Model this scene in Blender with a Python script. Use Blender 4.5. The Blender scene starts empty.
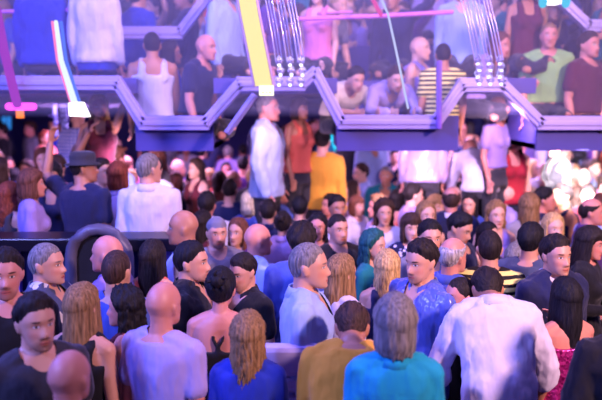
import bpy, math, random
import numpy as np
from mathutils import Vector, Matrix, noise
R = math.radians
SC = bpy.context.scene
COL = SC.collection
random.seed(7)

# ------------------------------------------------------------------ colours and materials
def lin(h):
    h = h.lstrip('#')
    c = [int(h[i:i+2], 16)/255 for i in (0, 2, 4)]
    return tuple((x/12.92 if x <= .04045 else ((x+.055)/1.055)**2.4) for x in c) + (1.0,)

class NT:
    def __init__(s, name):
        s.m = bpy.data.materials.new(name); s.m.use_nodes = True
        s.t = s.m.node_tree; s.t.nodes.clear()
        s.out = s.n('ShaderNodeOutputMaterial')
    def n(s, typ, **kw):
        x = s.t.nodes.new(typ)
        for k, v in kw.items(): setattr(x, k, v)
        return x
    def l(s, a, b): s.t.links.new(a, b)
    def setin(s, node, key, v):
        if hasattr(v, 'is_linked'): s.l(v, node.inputs[key])
        else: node.inputs[key].default_value = v
    def math(s, op, a, b=0.0, clamp=False):
        x = s.n('ShaderNodeMath', operation=op); x.use_clamp = clamp
        s.setin(x, 0, a); s.setin(x, 1, b); return x.outputs[0]
    def mix(s, fac, a, b):
        x = s.n('ShaderNodeMix', data_type='RGBA')
        s.setin(x, 0, fac); s.setin(x, 6, a); s.setin(x, 7, b); return x.outputs[2]
    def bsdf(s, col, rough=.6, metal=0, spec=.4, bump=None, bstr=.3, bdist=.01, sheen=0, **kw):
        b = s.n('ShaderNodeBsdfPrincipled')
        s.setin(b, 'Base Color', col); s.setin(b, 'Roughness', rough); s.setin(b, 'Metallic', metal)
        s.setin(b, 'Specular IOR Level', spec)
        if sheen: b.inputs['Sheen Weight'].default_value = sheen
        for k, v in kw.items(): s.setin(b, k.replace('_', ' '), v)
        if bump is not None:
            q = s.n('ShaderNodeBump'); q.inputs['Strength'].default_value = bstr; q.inputs['Distance'].default_value = bdist
            s.l(bump, q.inputs['Height']); s.l(q.outputs[0], b.inputs['Normal'])
        s.l(b.outputs[0], s.out.inputs['Surface']); return b
    def noise(s, scale, detail=3, vec=None, stretch=None):
        tc = s.n('ShaderNodeTexCoord'); v = tc.outputs['Object']
        if stretch:
            mp = s.n('ShaderNodeMapping'); mp.inputs['Scale'].default_value = stretch; s.l(v, mp.inputs[0]); v = mp.outputs[0]
        x = s.n('ShaderNodeTexNoise'); x.inputs['Scale'].default_value = scale; x.inputs['Detail'].default_value = detail
        s.l(v, x.inputs['Vector']); return x.outputs['Fac']

_mats = {}
def simple(name, hexcol, rough=.5, metal=0, var=.12):
    if name in _mats: return _mats[name]
    t = NT(name); c = lin(hexcol)
    nz = t.noise(9)
    d = tuple(x*(1-var) for x in c[:3]) + (1,)
    t.bsdf(t.mix(nz, d, c), rough, metal, bump=t.noise(60), bstr=.08)
    _mats[name] = t.m; return t.m
def glow(name, hexcol, strength):
    if name in _mats: return _mats[name]
    t = NT(name); e = t.n('ShaderNodeEmission'); e.inputs[0].default_value = lin(hexcol); e.inputs[1].default_value = strength
    t.l(e.outputs[0], t.out.inputs[0]); _mats[name] = t.m; return t.m
def glass(name, hexcol, rough=.05):
    if name in _mats: return _mats[name]
    t = NT(name); t.bsdf(lin(hexcol), rough, 0, .5, Transmission_Weight=.85, IOR=1.5); _mats[name] = t.m; return t.m

SKIN = {'pale': '#dba98f', 'fair': '#d29c80', 'tan': '#b97f60', 'rosy': '#d48f7c', 'dark': '#8e5a42'}
def skin(tone, hair, stub):
    key = 'skin_%s_%s_%d' % (tone, hair, int(stub*10))
    if key in _mats: return _mats[key]
    t = NT(key); base = lin(SKIN[tone]); hc = lin(HAIRC.get(hair, '#2a1c16'))
    at = t.n('ShaderNodeAttribute', attribute_name='hl')
    sp = t.n('ShaderNodeSeparateXYZ'); t.l(at.outputs['Vector'], sp.inputs[0])
    x, y, z = sp.outputs; ax = t.math('ABSOLUTE', x)
    front = t.math('LESS_THAN', y, -.05)
    def ell(xx, cx, cz, rx, rz, soft=.35):
        a = t.math('POWER', t.math('DIVIDE', t.math('SUBTRACT', xx, cx), rx), 2)
        b = t.math('POWER', t.math('DIVIDE', t.math('SUBTRACT', z, cz), rz), 2)
        d = t.math('ADD', a, b)
        return t.math('MULTIPLY', t.math('DIVIDE', t.math('SUBTRACT', 1, d), soft, clamp=True), front)
    nz = t.noise(14, 4)
    dk = tuple(c*.82 for c in base[:3]) + (1,)
    col = t.mix(nz, dk, base)
    redd = (base[0]*.95, base[1]*.62, base[2]*.58, 1)
    col = t.mix(t.math('MULTIPLY', ell(ax, .045, -.035, .03, .026, 1.0), .45), col, redd)
    lip = (base[0]*.72, base[1]*.34, base[2]*.36, 1)
    col = t.mix(t.math('MULTIPLY', ell(x, 0, -.072, .027, .0115), .8), col, lip)
    col = t.mix(t.math('MULTIPLY', ell(x, 0, -.0725, .024, .0024), .9), col, (.05, .015, .015, 1))
    if stub > 0:
        sb = t.math('MULTIPLY', t.math('ADD', ell(x, 0, -.098, .058, .05, .6), ell(x, 0, -.053, .03, .008, .6), clamp=True), stub)
        sb = t.math('MULTIPLY', sb, t.math('SUBTRACT', 1, ell(x, 0, -.072, .024, .010)))
        col = t.mix(sb, col, hc)
    # eyelid crease, white, iris, brow
    col = t.mix(t.math('MULTIPLY', ell(ax, .031, .003, .019, .0105, .6), .55), col, (base[0]*.45, base[1]*.3, base[2]*.3, 1))
    col = t.mix(ell(ax, .031, .002, .0145, .0062), col, (.75, .72, .7, 1))
    col = t.mix(ell(ax, .031, .002, .0062, .0066), col, (.03, .02, .015, 1))
    hb = tuple(c*.6 for c in hc[:3]) + (1,)
    brow = ell(ax, .033, .0235, .021, .0058, .6)
    col = t.mix(t.math('MULTIPLY', brow, .85), col, hb)
    t.bsdf(col, .48, 0, .45, bump=t.noise(120, 2), bstr=.08, bdist=.002, Subsurface_Weight=.0)
    _mats[key] = t.m; return t.m

HAIRC = {'black': '#0f0c12', 'dark': '#1e1513', 'brown': '#3c281f', 'chestnut': '#6a3e2a', 'reddish': '#7d3a24', 'blonde': '#c9a468', 'fair': '#8f6d45',
         'platinum': '#dccaa6', 'grey': '#7c7672', 'silver': '#aaa5a2', 'teal': '#1d5a5c'}  # teal entry paints coloured light into the hair
HAIRW = {'black': 'black', 'dark': 'dark brown', 'brown': 'brown', 'chestnut': 'chestnut', 'reddish': 'reddish', 'blonde': 'blonde', 'fair': 'light brown',
         'platinum': 'pale blonde', 'grey': 'grey', 'silver': 'silver', 'teal': 'teal-lit'}
def hairmat(c):
    key = 'hair_' + c
    if key in _mats: return _mats[key]
    t = NT(key); b = lin(HAIRC[c])
    s = t.noise(1, 4, stretch=(95, 95, 9))
    rmp = t.math('MULTIPLY', t.math('SUBTRACT', s, .3, clamp=True), 2.2, clamp=True)
    d = tuple(x*.38 for x in b[:3]) + (1,); li = tuple(min(1, x*1.5+.01) for x in b[:3]) + (1,)
    t.bsdf(t.mix(rmp, d, li), .62, 0, .22, bump=s, bstr=1.0, bdist=.008)
    _mats[key] = t.m; return t.m

CLOTH = {'black': '#131218', 'charcoal': '#34333b', 'navy': '#1b2046', 'royal': '#2036a4', 'blue': '#4a5fb4', 'light blue': '#9db5e6', 'pale blue': '#a9bbe6', 'white': '#d3cfe2',
         'lavender': '#b3a3dc', 'lilac': '#9c86c4', 'grey': '#777684', 'silver grey': '#a9a8b4', 'pink': '#d87ba8', 'red': '#b02a35', 'coral': '#dd6a55', 'teal': '#127a86',
         'turquoise': '#12a0bd', 'mustard': '#d99a2c', 'green': '#35634a', 'lime': '#93c06e', 'brown': '#54392f', 'beige': '#b79f8a', 'purple': '#523079', 'orange': '#e0662c', 'magenta': '#d21a94', 'denim': '#454d66', 'cream': '#ddd2bc', 'khaki': '#6b6450', 'maroon': '#5a1c2c'}
def cloth(c, kind='plain'):
    key = 'cloth_%s_%s' % (c.replace(' ', '_'), kind)
    if key in _mats: return _mats[key]
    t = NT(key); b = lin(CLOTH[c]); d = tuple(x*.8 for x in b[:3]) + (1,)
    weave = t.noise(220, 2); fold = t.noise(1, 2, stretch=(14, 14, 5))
    tc = t.n('ShaderNodeTexCoord'); sp = t.n('ShaderNodeSeparateXYZ'); t.l(tc.outputs['Object'], sp.inputs[0])
    if kind == 'satin':
        t.bsdf(t.mix(fold, d, b), .28, 0, .7, bump=fold, bstr=.7, bdist=.05, sheen=.3)
    elif kind == 'sequin':
        v = t.n('ShaderNodeTexVoronoi'); v.inputs['Scale'].default_value = 75; t.l(tc.outputs['Object'], v.inputs['Vector'])
        g = t.n('ShaderNodeSeparateColor'); t.l(v.outputs['Color'], g.inputs[0])
        col = t.mix(g.outputs[0], tuple(x*.35 for x in b[:3]) + (1,), tuple(min(1, x*1.5+.05) for x in b[:3]) + (1,))
        t.bsdf(col, .22, .55, .8, bump=g.outputs[1], bstr=.9, bdist=.01)
    elif kind == 'stripe':
        f = t.math('GREATER_THAN', t.math('FRACT', t.math('MULTIPLY', sp.outputs[2], 21)), .55)
        t.bsdf(t.mix(f, (.86, .76, .22, 1) if c == 'mustard' else (.75, .72, .8, 1), lin('#23201f') if c == 'mustard' else b), .8, 0, .2, bump=weave, bstr=.2)
    elif kind == 'check':
        f = t.math('GREATER_THAN', t.math('FRACT', t.math('MULTIPLY', sp.outputs[2], 24)), .6)
        g = t.math('GREATER_THAN', t.math('FRACT', t.math('MULTIPLY', sp.outputs[0], 24)), .6)
        t.bsdf(t.mix(t.math('MULTIPLY', t.math('ADD', f, g), .4), b, (.8, .8, .95, 1)), .8, 0, .2, bump=weave, bstr=.2)
    elif kind == 'floral':
        v = t.n('ShaderNodeTexVoronoi'); v.inputs['Scale'].default_value = 26; t.l(tc.outputs['Object'], v.inputs['Vector'])
        f = t.math('LESS_THAN', v.outputs['Distance'], .35)
        t.bsdf(t.mix(f, b, (.62, .6, .8, 1)), .8, 0, .2, bump=weave, bstr=.2)
    elif kind == 'patch':
        f = t.math('GREATER_THAN', t.noise(7, 3), .56)
        t.bsdf(t.mix(f, b, lin('#c9c7bd')), .8, 0, .2, bump=fold, bstr=.5, bdist=.03)
    else:
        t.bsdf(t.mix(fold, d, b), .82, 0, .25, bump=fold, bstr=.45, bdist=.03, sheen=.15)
    _mats[key] = t.m; return t.m

# ------------------------------------------------------------------ mesh helpers
class MB:
    def __init__(s): s.v = []; s.f = []
    def add(s, v, f):
        o = len(s.v); s.v += [tuple(p) for p in v]; s.f += [tuple(i+o for i in q) for q in f]
    def rings(s, rs, cap=True):
        n = len(rs[0]); v = [p for r in rs for p in r]; f = []
        for i in range(len(rs)-1):
            for j in range(n):
                k = (j+1) % n
                f.append((i*n+j, i*n+k, (i+1)*n+k, (i+1)*n+j))
        if cap:
            f.append(tuple(range(n-1, -1, -1))); f.append(tuple((len(rs)-1)*n+j for j in range(n)))
        s.add(v, f)
    def tube(s, pts, rad, n=12, flat=None):
        """round tube through pts; a half-round cap on each end; flat=(axis, factor) squeezes the section along axis"""
        pts = [Vector(p) for p in pts]; rs = []
        for i, p in enumerate(pts):
            t = (pts[min(i+1, len(pts)-1)] - pts[max(i-1, 0)]).normalized()
            a = Vector((1, 0, 0)) if abs(t.x) < .8 else Vector((0, 1, 0))
            if flat: a = Vector(flat[0])
            u = (a - t*a.dot(t)).normalized(); w = t.cross(u)
            fu = flat[1] if flat else 1
            ex = []
            if i == 0: ex = [(-.8, .55), (-.45, .87)]
            for dz, rr in ex: rs.append([p + t*dz*rad[i]*(fu if flat else 1) + (u*math.cos(q)*fu + w*math.sin(q))*rad[i]*rr for q in [2*math.pi*k/n for k in range(n)]])
            rs.append([p + (u*math.cos(q)*fu + w*math.sin(q))*rad[i] for q in [2*math.pi*k/n for k in range(n)]])
            if i == len(pts)-1:
                for dz, rr in [(.45, .87), (.8, .55)]: rs.append([p + t*dz*rad[i]*(fu if flat else 1) + (u*math.cos(q)*fu + w*math.sin(q))*rad[i]*rr for q in [2*math.pi*k/n for k in range(n)]])
        s.rings(rs)
    def ball(s, c, r, n=14, m=9):
        c = Vector(c); rs = []
        for i in range(1, m):
            a = -math.pi/2 + math.pi*i/m
            rs.append([c + Vector((r[0]*math.cos(a)*math.cos(q), r[1]*math.cos(a)*math.sin(q), r[2]*math.sin(a))) for q in [2*math.pi*k/n for k in range(n)]])
        s.rings(rs)
    def box(s, c, d, rot=None):
        c = Vector(c); v = [Vector((x*d[0]/2, y*d[1]/2, z*d[2]/2)) for x in (-1, 1) for y in (-1, 1) for z in (-1, 1)]
        if rot is not None: v = [rot @ p for p in v]
        s.add([p+c for p in v], [(0, 1, 3, 2), (4, 6, 7, 5), (0, 4, 5, 1), (2, 3, 7, 6), (0, 2, 6, 4), (1, 5, 7, 3)])
    def mesh(s, name, smooth=True):
        me = bpy.data.meshes.new(name); me.from_pydata(s.v, [], s.f); me.update()
        import bmesh
        b = bmesh.new(); b.from_mesh(me); bmesh.ops.recalc_face_normals(b, faces=b.faces); b.to_mesh(me); b.free()
        if smooth: me.polygons.foreach_set('use_smooth', [True]*len(me.polygons))
        return me

def bake(mb, name, voxel, dec, smooth=2, sf=.5):
    me = mb.mesh(name); o = bpy.data.objects.new(name, me); COL.objects.link(o)
    m = o.modifiers.new('r', 'REMESH'); m.mode = 'VOXEL'; m.voxel_size = voxel; m.use_smooth_shade = True
    if smooth:
        m = o.modifiers.new('s', 'SMOOTH'); m.iterations = smooth; m.factor = sf
    if dec < 1:
        m = o.modifiers.new('d', 'DECIMATE'); m.ratio = dec
    dg = bpy.context.evaluated_depsgraph_get()
    res = bpy.data.meshes.new_from_object(o.evaluated_get(dg))
    bpy.data.objects.remove(o); bpy.data.meshes.remove(me)
    res.name = name
    res.polygons.foreach_set('use_smooth', [True]*len(res.polygons))
    return res

def link(name, me, mat, parent=None, bevel=0):
    o = bpy.data.objects.new(name, me); COL.objects.link(o)
    if mat is not None:
        if not me.materials: me.materials.append(None)
        o.material_slots[0].link = 'OBJECT'; o.material_slots[0].material = mat
    if parent is not None: o.parent = parent
    if bevel:
        m = o.modifiers.new('bevel', 'BEVEL'); m.width = bevel; m.segments = 2; m.limit_method = 'ANGLE'
    return o
def tag(o, label=None, cat=None, group=None, kind=None):
    if label: o['label'] = label
    if cat: o['category'] = cat
    if group: o['group'] = group
    if kind: o['kind'] = kind
    return o
def empty(name, loc, rz=0):
    o = bpy.data.objects.new(name, None); COL.objects.link(o); o.location = loc; o.rotation_euler.z = rz; o.empty_display_size = .1; return o
def sstep(a, b, x):
    t = min(1, max(0, (x-a)/(b-a))); return t*t*(3-2*t)

# ------------------------------------------------------------------ the head (local: origin between the eyes, face towards -y)
SKC = Vector((0, .006, .013)); SKR = (.0765, .1, .108)
HT = [(-.118, .016, -.082, -.05), (-.112, .032, -.092, -.03), (-.1, .044, -.096, .0), (-.083, .053, -.096, .03), (-.06, .061, -.0945, .062), (-.035, .067, -.0935, .083), (-.01, .0715, -.0915, .096)]
def head_ring(z):
    if z >= .012:
        k = math.sqrt(max(0, 1-((z-SKC.z)/SKR[2])**2)); w = SKR[0]*k; f = SKC.y-SKR[1]*k; b = SKC.y+SKR[1]*k
        return w, f, b
    T = HT + [(.012, SKR[0], SKC.y-SKR[1], SKC.y+SKR[1])]
    for (z0, w0, f0, b0), (z1, w1, f1, b1) in zip(T, T[1:]):
        if z <= z1 or z1 == .012:
            t = min(1, max(0, (z-z0)/(z1-z0))); return w0+(w1-w0)*t, f0+(f1-f0)*t, b0+(b1-b0)*t
def ga(d, s): return math.exp(-.5*(d/s)**2)
def face_disp(x, z, fem):
    a = abs(x); d = 0
    if z > -.05: d += .0255*ga(x, .0085+.003*sstep(0, -.04, z))*sstep(.022, -.04, z)*(1 if z > -.04 else ga(z+.04, .006))
    else: d += .0255*ga(x, .0115)*ga(z+.04, .006)
    d += .009*ga(a-.0145, .006)*ga(z+.043, .007)
    d -= .012*ga(a-.031, .016)*ga(z-.001, .011)
    d += .0062*ga(a-.031, .010)*ga(z-.002, .008)
    d += (.003 if fem else .006)*ga(a-.03, .02)*ga(z-.024, .007)
    d += .006*ga(x, .019)*ga(z+.067, .0042) + .0075*ga(x, .016)*ga(z+.0785, .0048) - .0035*ga(x, .02)*ga(z+.0725, .0022) - .004*ga(x, .02)*ga(z+.089, .004)
    d += .007*ga(x, .016)*ga(z+.106, .009)
    d += .004*ga(a-.046, .014)*ga(z+.028, .014)
    return d
def head_rings(fem, n=56):
    zs = [-.117, -.113, -.106] + [-.1+.0055*i for i in range(27)] + [.055, .068, .08, .092, .102, .11, .116, .1195]
    rs = []
    for z in zs:
        w, f, b = head_ring(z); w *= (.965 if fem and z < 0 else 1); cy = (f+b)/2; hy = (b-f)/2; r = []
        for k in range(n):
            q = 2*math.pi*k/n; sx, cc = math.sin(q), math.cos(q); e = 2/2.25
            x = w*math.copysign(abs(sx)**e, sx); y = cy-hy*math.copysign(abs(cc)**e, cc)
            if cc > .25: y -= face_disp(x, z, fem)*sstep(.25, .55, cc)
            r.append(Vector((x, y, z)))
        rs.append(r)
    return rs
# ------------------------------------------------------------------ bodies, clothes and hair, built once for each pose and shared
HZ = 1.635                                      # eye height of the standing figure
ARM = {'d': ((.13, .06, -1), (.0, -.3, -1)), 'b': ((.28, .12, -1), (-.35, -1, .12)), 'c': ((.3, -.4, -.9), (-.5, -.42, .95)), 'u': ((.38, -.12, 1), (-.15, -.12, 1)),
       'v': ((.9, -.25, .55), (-.05, -.2, 1)), 'f': ((.2, -1, -.3), (-.2, -1, .1)), 'k': ((.7, .2, -.8), (-.75, -.35, -.45)), 'r': ((.3, -.65, -.8), (-.55, -1, .0)), 'h': ((.6, -.75, -.25), (-.9, -.5, .1)),
       'o': ((.42, .02, -1), (-.12, -.4, -1)), 'e': ((.35, -.35, -1), (-.15, -.75, .85))}
TORSO = {'m': [(.80, .12, .09, 0), (.84, .165, .112, .005), (.92, .178, .122, .01), (1.02, .158, .108, .004), (1.1, .155, .105, 0), (1.2, .168, .116, 0), (1.31, .19, .128, 0), (1.39, .198, .12, .004), (1.44, .178, .1, .01), (1.475, .115, .08, .016), (1.5, .07, .066, .016)],
         'f': [(.80, .12, .095, 0), (.84, .168, .12, .01), (.92, .18, .126, .016), (1.02, .142, .1, .004), (1.1, .124, .09, 0), (1.2, .138, .1, 0), (1.29, .156, .112, -.004), (1.38, .165, .102, .004), (1.44, .15, .086, .01), (1.475, .095, .07, .016), (1.5, .056, .056, .016)]}
def spine(lean):
    def B(p):
        p = Vector(p)
        if lean == 0: return p
        a = R(lean)*sstep(.9, 1.32, p.z); piv = Vector((0, .02, 1.0))
        d = p-piv; c, s = math.cos(a), math.sin(a)
        return piv + Vector((d.x, d.y*c - d.z*s, d.y*s + d.z*c))
    return B
def head_matrix(K):
    sex, aL, aR, lean, sit, hy, hp = K
    B = spine(lean); c = B((0, -.012, HZ))
    if hp > 30: c = c+Vector((0, -.1, -.1))
    return Matrix.Translation(c) @ Matrix.Rotation(R(hy), 4, 'Z') @ Matrix.Rotation(R(lean*.35+hp), 4, 'X')
def arm_points(K, side):
    sex, aL, aR, lean, sit, hy, hp = K
    B = spine(lean); code = aL if side > 0 else aR
    sh = .178 if sex == 'm' else .152
    S = B((side*sh, .005, 1.415)); u, f = [Vector(q).normalized() for q in ARM[code]]
    u.x *= side; f.x *= side
    if code == 'd' and lean:
        u = Vector((u.x, u.y-.3*lean/60, u.z)).normalized()
    E = S+u*.285; W = E+f*.255
    return S, E, W, u, f
def hand(mb, W, f, side, r=.0088):
    f = f.normalized()
    lat = Vector((0, 0, 1)) if abs(f.z) < .7 else Vector((0, -1, 0))
    lat = (lat - f*lat.dot(f)).normalized()            # thumb side
    pn = f.cross(lat)*(-side)                          # palm normal
    base = W+f*.018
    mb.tube([W-f*.02, base+f*.03, base+f*.072], [.022, .036, .038], 12, (pn, .42))
    for i, L in enumerate((.072, .082, .077, .06)):
        o = base+f*.072+lat*(.029-.0195*i); d = (f+lat*(.12-.08*i)).normalized(); pts = [o-f*.02, o]; q = o
        for j in range(3):
            d = (d+pn*.3).normalized(); q = q+d*L*(.45, .32, .25)[j]; pts.append(q)
        mb.tube(pts, [r, r, r*.95, r*.88, r*.75], 8)
    o = base+f*.012+lat*.026; d = (f*.55+lat*.8+pn*.25).normalized()
    mb.tube([o-lat*.012, o+d*.03, o+d*.03+(f*.8+lat*.4+pn*.25).normalized()*.03, o+d*.03+(f*.9+lat*.2+pn*.35).normalized()*.052], [r*1.3, r*1.15, r, r*.8], 8)
def torso(mb, K, off, zlo, zhi, n=26, squeeze=1.0):
    sex, lean = K[0], K[3]; B = spine(lean); rs = []
    T = TORSO[sex]
    def at(z):
        for a, b in zip(T, T[1:]):
            if a[0] <= z <= b[0]:
                t = (z-a[0])/(b[0]-a[0]); return [a[i]+(b[i]-a[i])*t for i in range(4)]
        return list(T[0] if z < T[0][0] else T[-1])
    m = max(6, int((zhi-zlo)/.035)); last = None
    for i in range(m+1):
        z = zlo+(zhi-zlo)*i/m; _, w, d, y = at(max(.84, z) if zlo > .79 else z); r = []
        if off and lean is not None and zlo > .79: w += .012*sstep(zlo+.12, zlo, z); d += .012*sstep(zlo+.12, zlo, z)
        if off and z < 1.15 and sex == 'm': w = max(w, .168); d = max(d, .112)
        for k in range(n):
            q = 2*math.pi*k/n; sx, cc = math.sin(q), math.cos(q); e = 2/2.4
            x = (w+off)*math.copysign(abs(sx)**e, sx); yy = y-(d+off)*math.copysign(abs(cc)**e, cc)
            if cc < 0: yy -= .012*ga(x, .02)*(1 if 1.0 < z < 1.4 else 0)*(0 if off else 1)
            r.append(B((x, yy, z)))
        rs.append(r)
    mb.rings(rs)
    if sex == 'f' and zhi > 1.3:
        for s in (-1, 1): mb.ball(B((s*.068, -.092, 1.285)), (.062+off*.6, .052+off*.8, .06+off*.6))
    if off == 0 or zhi > 1.42:
        for s in (-1, 1):                              # slope of the shoulders
            sh = .178 if sex == 'm' else .152
            mb.tube([B((s*.03, .018, 1.478)), B((s*sh*.62, .012, 1.452)), B((s*sh, .006, 1.418))], [.05+off, .05+off, .05+off], 10)
def legs(K):
    sex, sit = K[0], K[4]; out = []
    for s in (-1, 1):
        H = Vector((s*.092, .005, .88))
        if sit == 1: out.append((s, H, Vector((s*.14, -.34, .865)), Vector((s*-.02, -.26-.06*s, .80)), Vector((s*-.1, -.29-.06*s, .79)))) # cross-legged
        elif sit == 2: out.append((s, H, Vector((s*.11, -.42, .87)), Vector((s*.11, -.40, .46)), Vector((s*.12, -.53, .40))))   # on a ledge
        else: out.append((s, H, Vector((s*.105, -.012, .48)), Vector((s*.11, .012, .085)), Vector((s*.135, -.14, .035))))
    return out
_cache = {}
LOD = {2: (.0078, .36, .011, .45), 1: (.0105, .4, .014, .5), 0: (.0145, .5, .018, .55)}
def body_mesh(K, lod):
    key = ('body', K, lod)
    if key in _cache: return _cache[key]
    sex, aL, aR, lean, sit, hy, hp = K; mb = MB(); B = spine(lean)
    torso(mb, K, 0, .80, 1.5)
    M = head_matrix(K); fem = sex == 'f'
    mb.rings([[M @ p for p in r] for r in head_rings(fem, 56 if lod else 40)])
    for s in (-1, 1):
        mb.ball(M @ Vector((s*.0745, .012, -.012)), (.011, .018, .031)); mb.ball(M @ Vector((s*.081, .018, -.002)), (.008, .014, .02))
    nr = .058 if sex == 'm' else .047
    mb.tube([B((0, .022, 1.44)), B((0, .018, 1.5)), M @ Vector((0, .026, -.075)), M @ Vector((0, .03, -.03))], [nr*1.15, nr*1.02, nr*.96, nr*.95], 16)
    g = 1 if sex == 'm' else .84
    for s in (-1, 1):
        S, E, W, u, f = arm_points(K, s)
        mb.tube([S-u*.01, S+u*.07, S+u*.17, E-u*.03, E, E+f*.06, E+f*.14, W], [.056*g, .053*g, .049*g, .042*g, .041*g, .043*g, .036*g, .0265*g], 14)
        hand(mb, W, f, s, .0088 if lod == 2 else .0098)
    for s, H, Kn, A, F in legs(K):
        mb.tube([H, H.lerp(Kn, .3), H.lerp(Kn, .7), Kn, Kn.lerp(A, .3), Kn.lerp(A, .7), A], [.086, .085, .066, .055, .056, .044, .038], 12)
        mb.tube([A+(A-F)*.25, A.lerp(F, .5), F], [.036, .042, .034], 10)
    vx, dec, _, _ = LOD[lod]
    me = bake(mb, 'person_body', vx, dec, 2, .35)
    Mi = M.inverted(); n = len(me.vertices); co = np.empty(n*3); me.vertices.foreach_get('co', co); co = co.reshape(-1, 3)
    m3 = np.array(Mi); hl = co @ m3[:3, :3].T + m3[:3, 3]
    a = me.attributes.new('hl', 'FLOAT_VECTOR', 'POINT'); a.data.foreach_set('vector', hl.ravel())
    _cache[key] = me; return me

TOPS = {'tee': (1.0, 1.468, .013, .62), 'long': (.9, 1.475, .015, 1.55), 'shirt': (.88, 1.478, .016, 1.6), 'roll': (.86, 1.478, .018, 1.22), 'jacket': (.84, 1.482, .026, 1.62), 'tank': (.93, 1.43, .017, 0), 'strap': (.93, 1.36, .022, 0),
        'dress': (.8, 1.43, .017, 0), 'gown': (.8, 1.355, .017, 0), 'polo': (.9, 1.475, .014, .66)}
def wrinkle(me, amp, fx, seed):
    n = len(me.vertices); no = [v.normal.copy() for v in me.vertices]
    for v, q in zip(me.vertices, no):
        p = v.co
        w = noise.noise(Vector((p.x*fx+seed, p.y*fx, p.z*fx*.55+p.x*4))) + .5*noise.noise(Vector((p.x*fx*2.1, p.y*fx*2.1+seed, p.z*fx*1.5)))
        v.co = p + q*amp*max(-.45, w)
def top_mesh(K, kind, lod):
    key = ('top', K[:5], kind, lod)
    if key in _cache: return _cache[key]
    zlo, zhi, off, sl = TOPS[kind]; mb = MB(); B = spine(K[3]); sex = K[0]
    if K[4]: zlo = max(zlo, .86)
    if kind in ('tank', 'dress', 'strap', 'gown'):
        sub = MB(); torso(sub, K, off, zlo if kind not in ('dress', 'gown') else .84, min(zhi, 1.355 if kind != 'strap' else 1.3)); mb.add(sub.v, sub.f)
        if kind in ('tank', 'dress'):
            for s in (-1, 1):
                sh = .085 if sex == 'f' else .1; d = .122 if sex == 'm' else .112
                mb.tube([B((s*sh, -d, 1.32)), B((s*sh, -d*.72, 1.42)), B((s*sh*.95, .0, 1.492)), B((s*sh, d*.75, 1.44)), B((s*sh, d, 1.32))], [.03]*5, 10, ((1, 0, 0), 1.25))
        if kind == 'strap':
            d = .106
            for s in (-1, 1): mb.tube([B((s*.09, -d, 1.33)), B((s*.085, -.05, 1.455)), B((s*.075, .03, 1.478)), B((s*.02, d+.006, 1.36)), B((-s*.03, d+.008, 1.27))], [.0115]*5, 8)
        if kind in ('dress', 'gown') and not K[4]:
            rs = []
            for i in range(9):
                z = .95-.46*i/8; w = (.196, .2, .2, .198, .196, .194, .196, .2, .205)[i]
                rs.append([Vector((w*math.sin(q), .01-w*.72*math.cos(q), z)) for q in [2*math.pi*k/26 for k in range(26)]])
            mb.rings(rs)
    else:
        torso(mb, K, off, zlo, zhi)
        g = 1 if sex == 'm' else .84
        for s in (-1, 1):
            S, E, W, u, f = arm_points(K, s)
            full = [(S-u*.01, .056), (S+u*.07, .053), (S+u*.17, .049), (E-u*.02, .043), (E+f*.03, .043), (E+f*.08, .042), (E+f*.15, .037), (W+f*.0, .03)]
            n = {.62: 3, .66: 3, 1.22: 6}.get(sl, 8); pts = full[:n]; r = [q[1]*g+off for q in pts]
            if n == 3: r[-1] += .008
            if n == 6: r[-1] += .008; r[-2] += .004
            mb.tube([q[0] for q in pts], r, 14)
    _, _, vx, dec = LOD[lod]
    me = bake(mb, 'top', vx, dec, 3, .5)
    amp = {'jacket': .012, 'shirt': .011, 'roll': .014, 'long': .008}.get(kind, .006)
    wrinkle(me, amp, 17, len(_cache)*3.7)
    # open the neckline
    import bmesh
    bm = bmesh.new(); bm.from_mesh(me); kill = []
    Bi = spine(0)
    neck = B((0, .0, 1.49))
    ax = (B((0, 0, 1.5))-B((0, 0, 1.45))).normalized()
    for fc in bm.faces:
        d = fc.calc_center_median()-neck; h = d.dot(ax); rad = (d-ax*h)
        if kind in ('tee', 'long') and h > -.02 and rad.length < (.082 if sex == 'm' else .088): kill.append(fc)
        elif kind in ('shirt', 'roll', 'jacket', 'polo'):
            if h > -.012 and rad.length < .062: kill.append(fc)
            dep = .2 if kind == 'jacket' else .13
            if rad.y < 0 and -dep < h < .03 and abs(d.x) < (.012+.06*(1+h/dep)): kill.append(fc)
        if kind == 'tee' and rad.y < 0 and -.07 < h < .02 and abs(d.x) < .055*(1+h/.07)+.02: kill.append(fc)
    bmesh.ops.delete(bm, geom=list(set(kill)), context='FACES')
    for it in range(10):
        mv = []
        for v in bm.verts:
            be = [e for e in v.link_edges if e.is_boundary]
            if len(be) == 2: mv.append((v, v.co*.4+(be[0].other_vert(v).co+be[1].other_vert(v).co)*.3))
        for v, p in mv: v.co = p
    bm.to_mesh(me); bm.free()
    _cache[key] = me; return me
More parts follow.
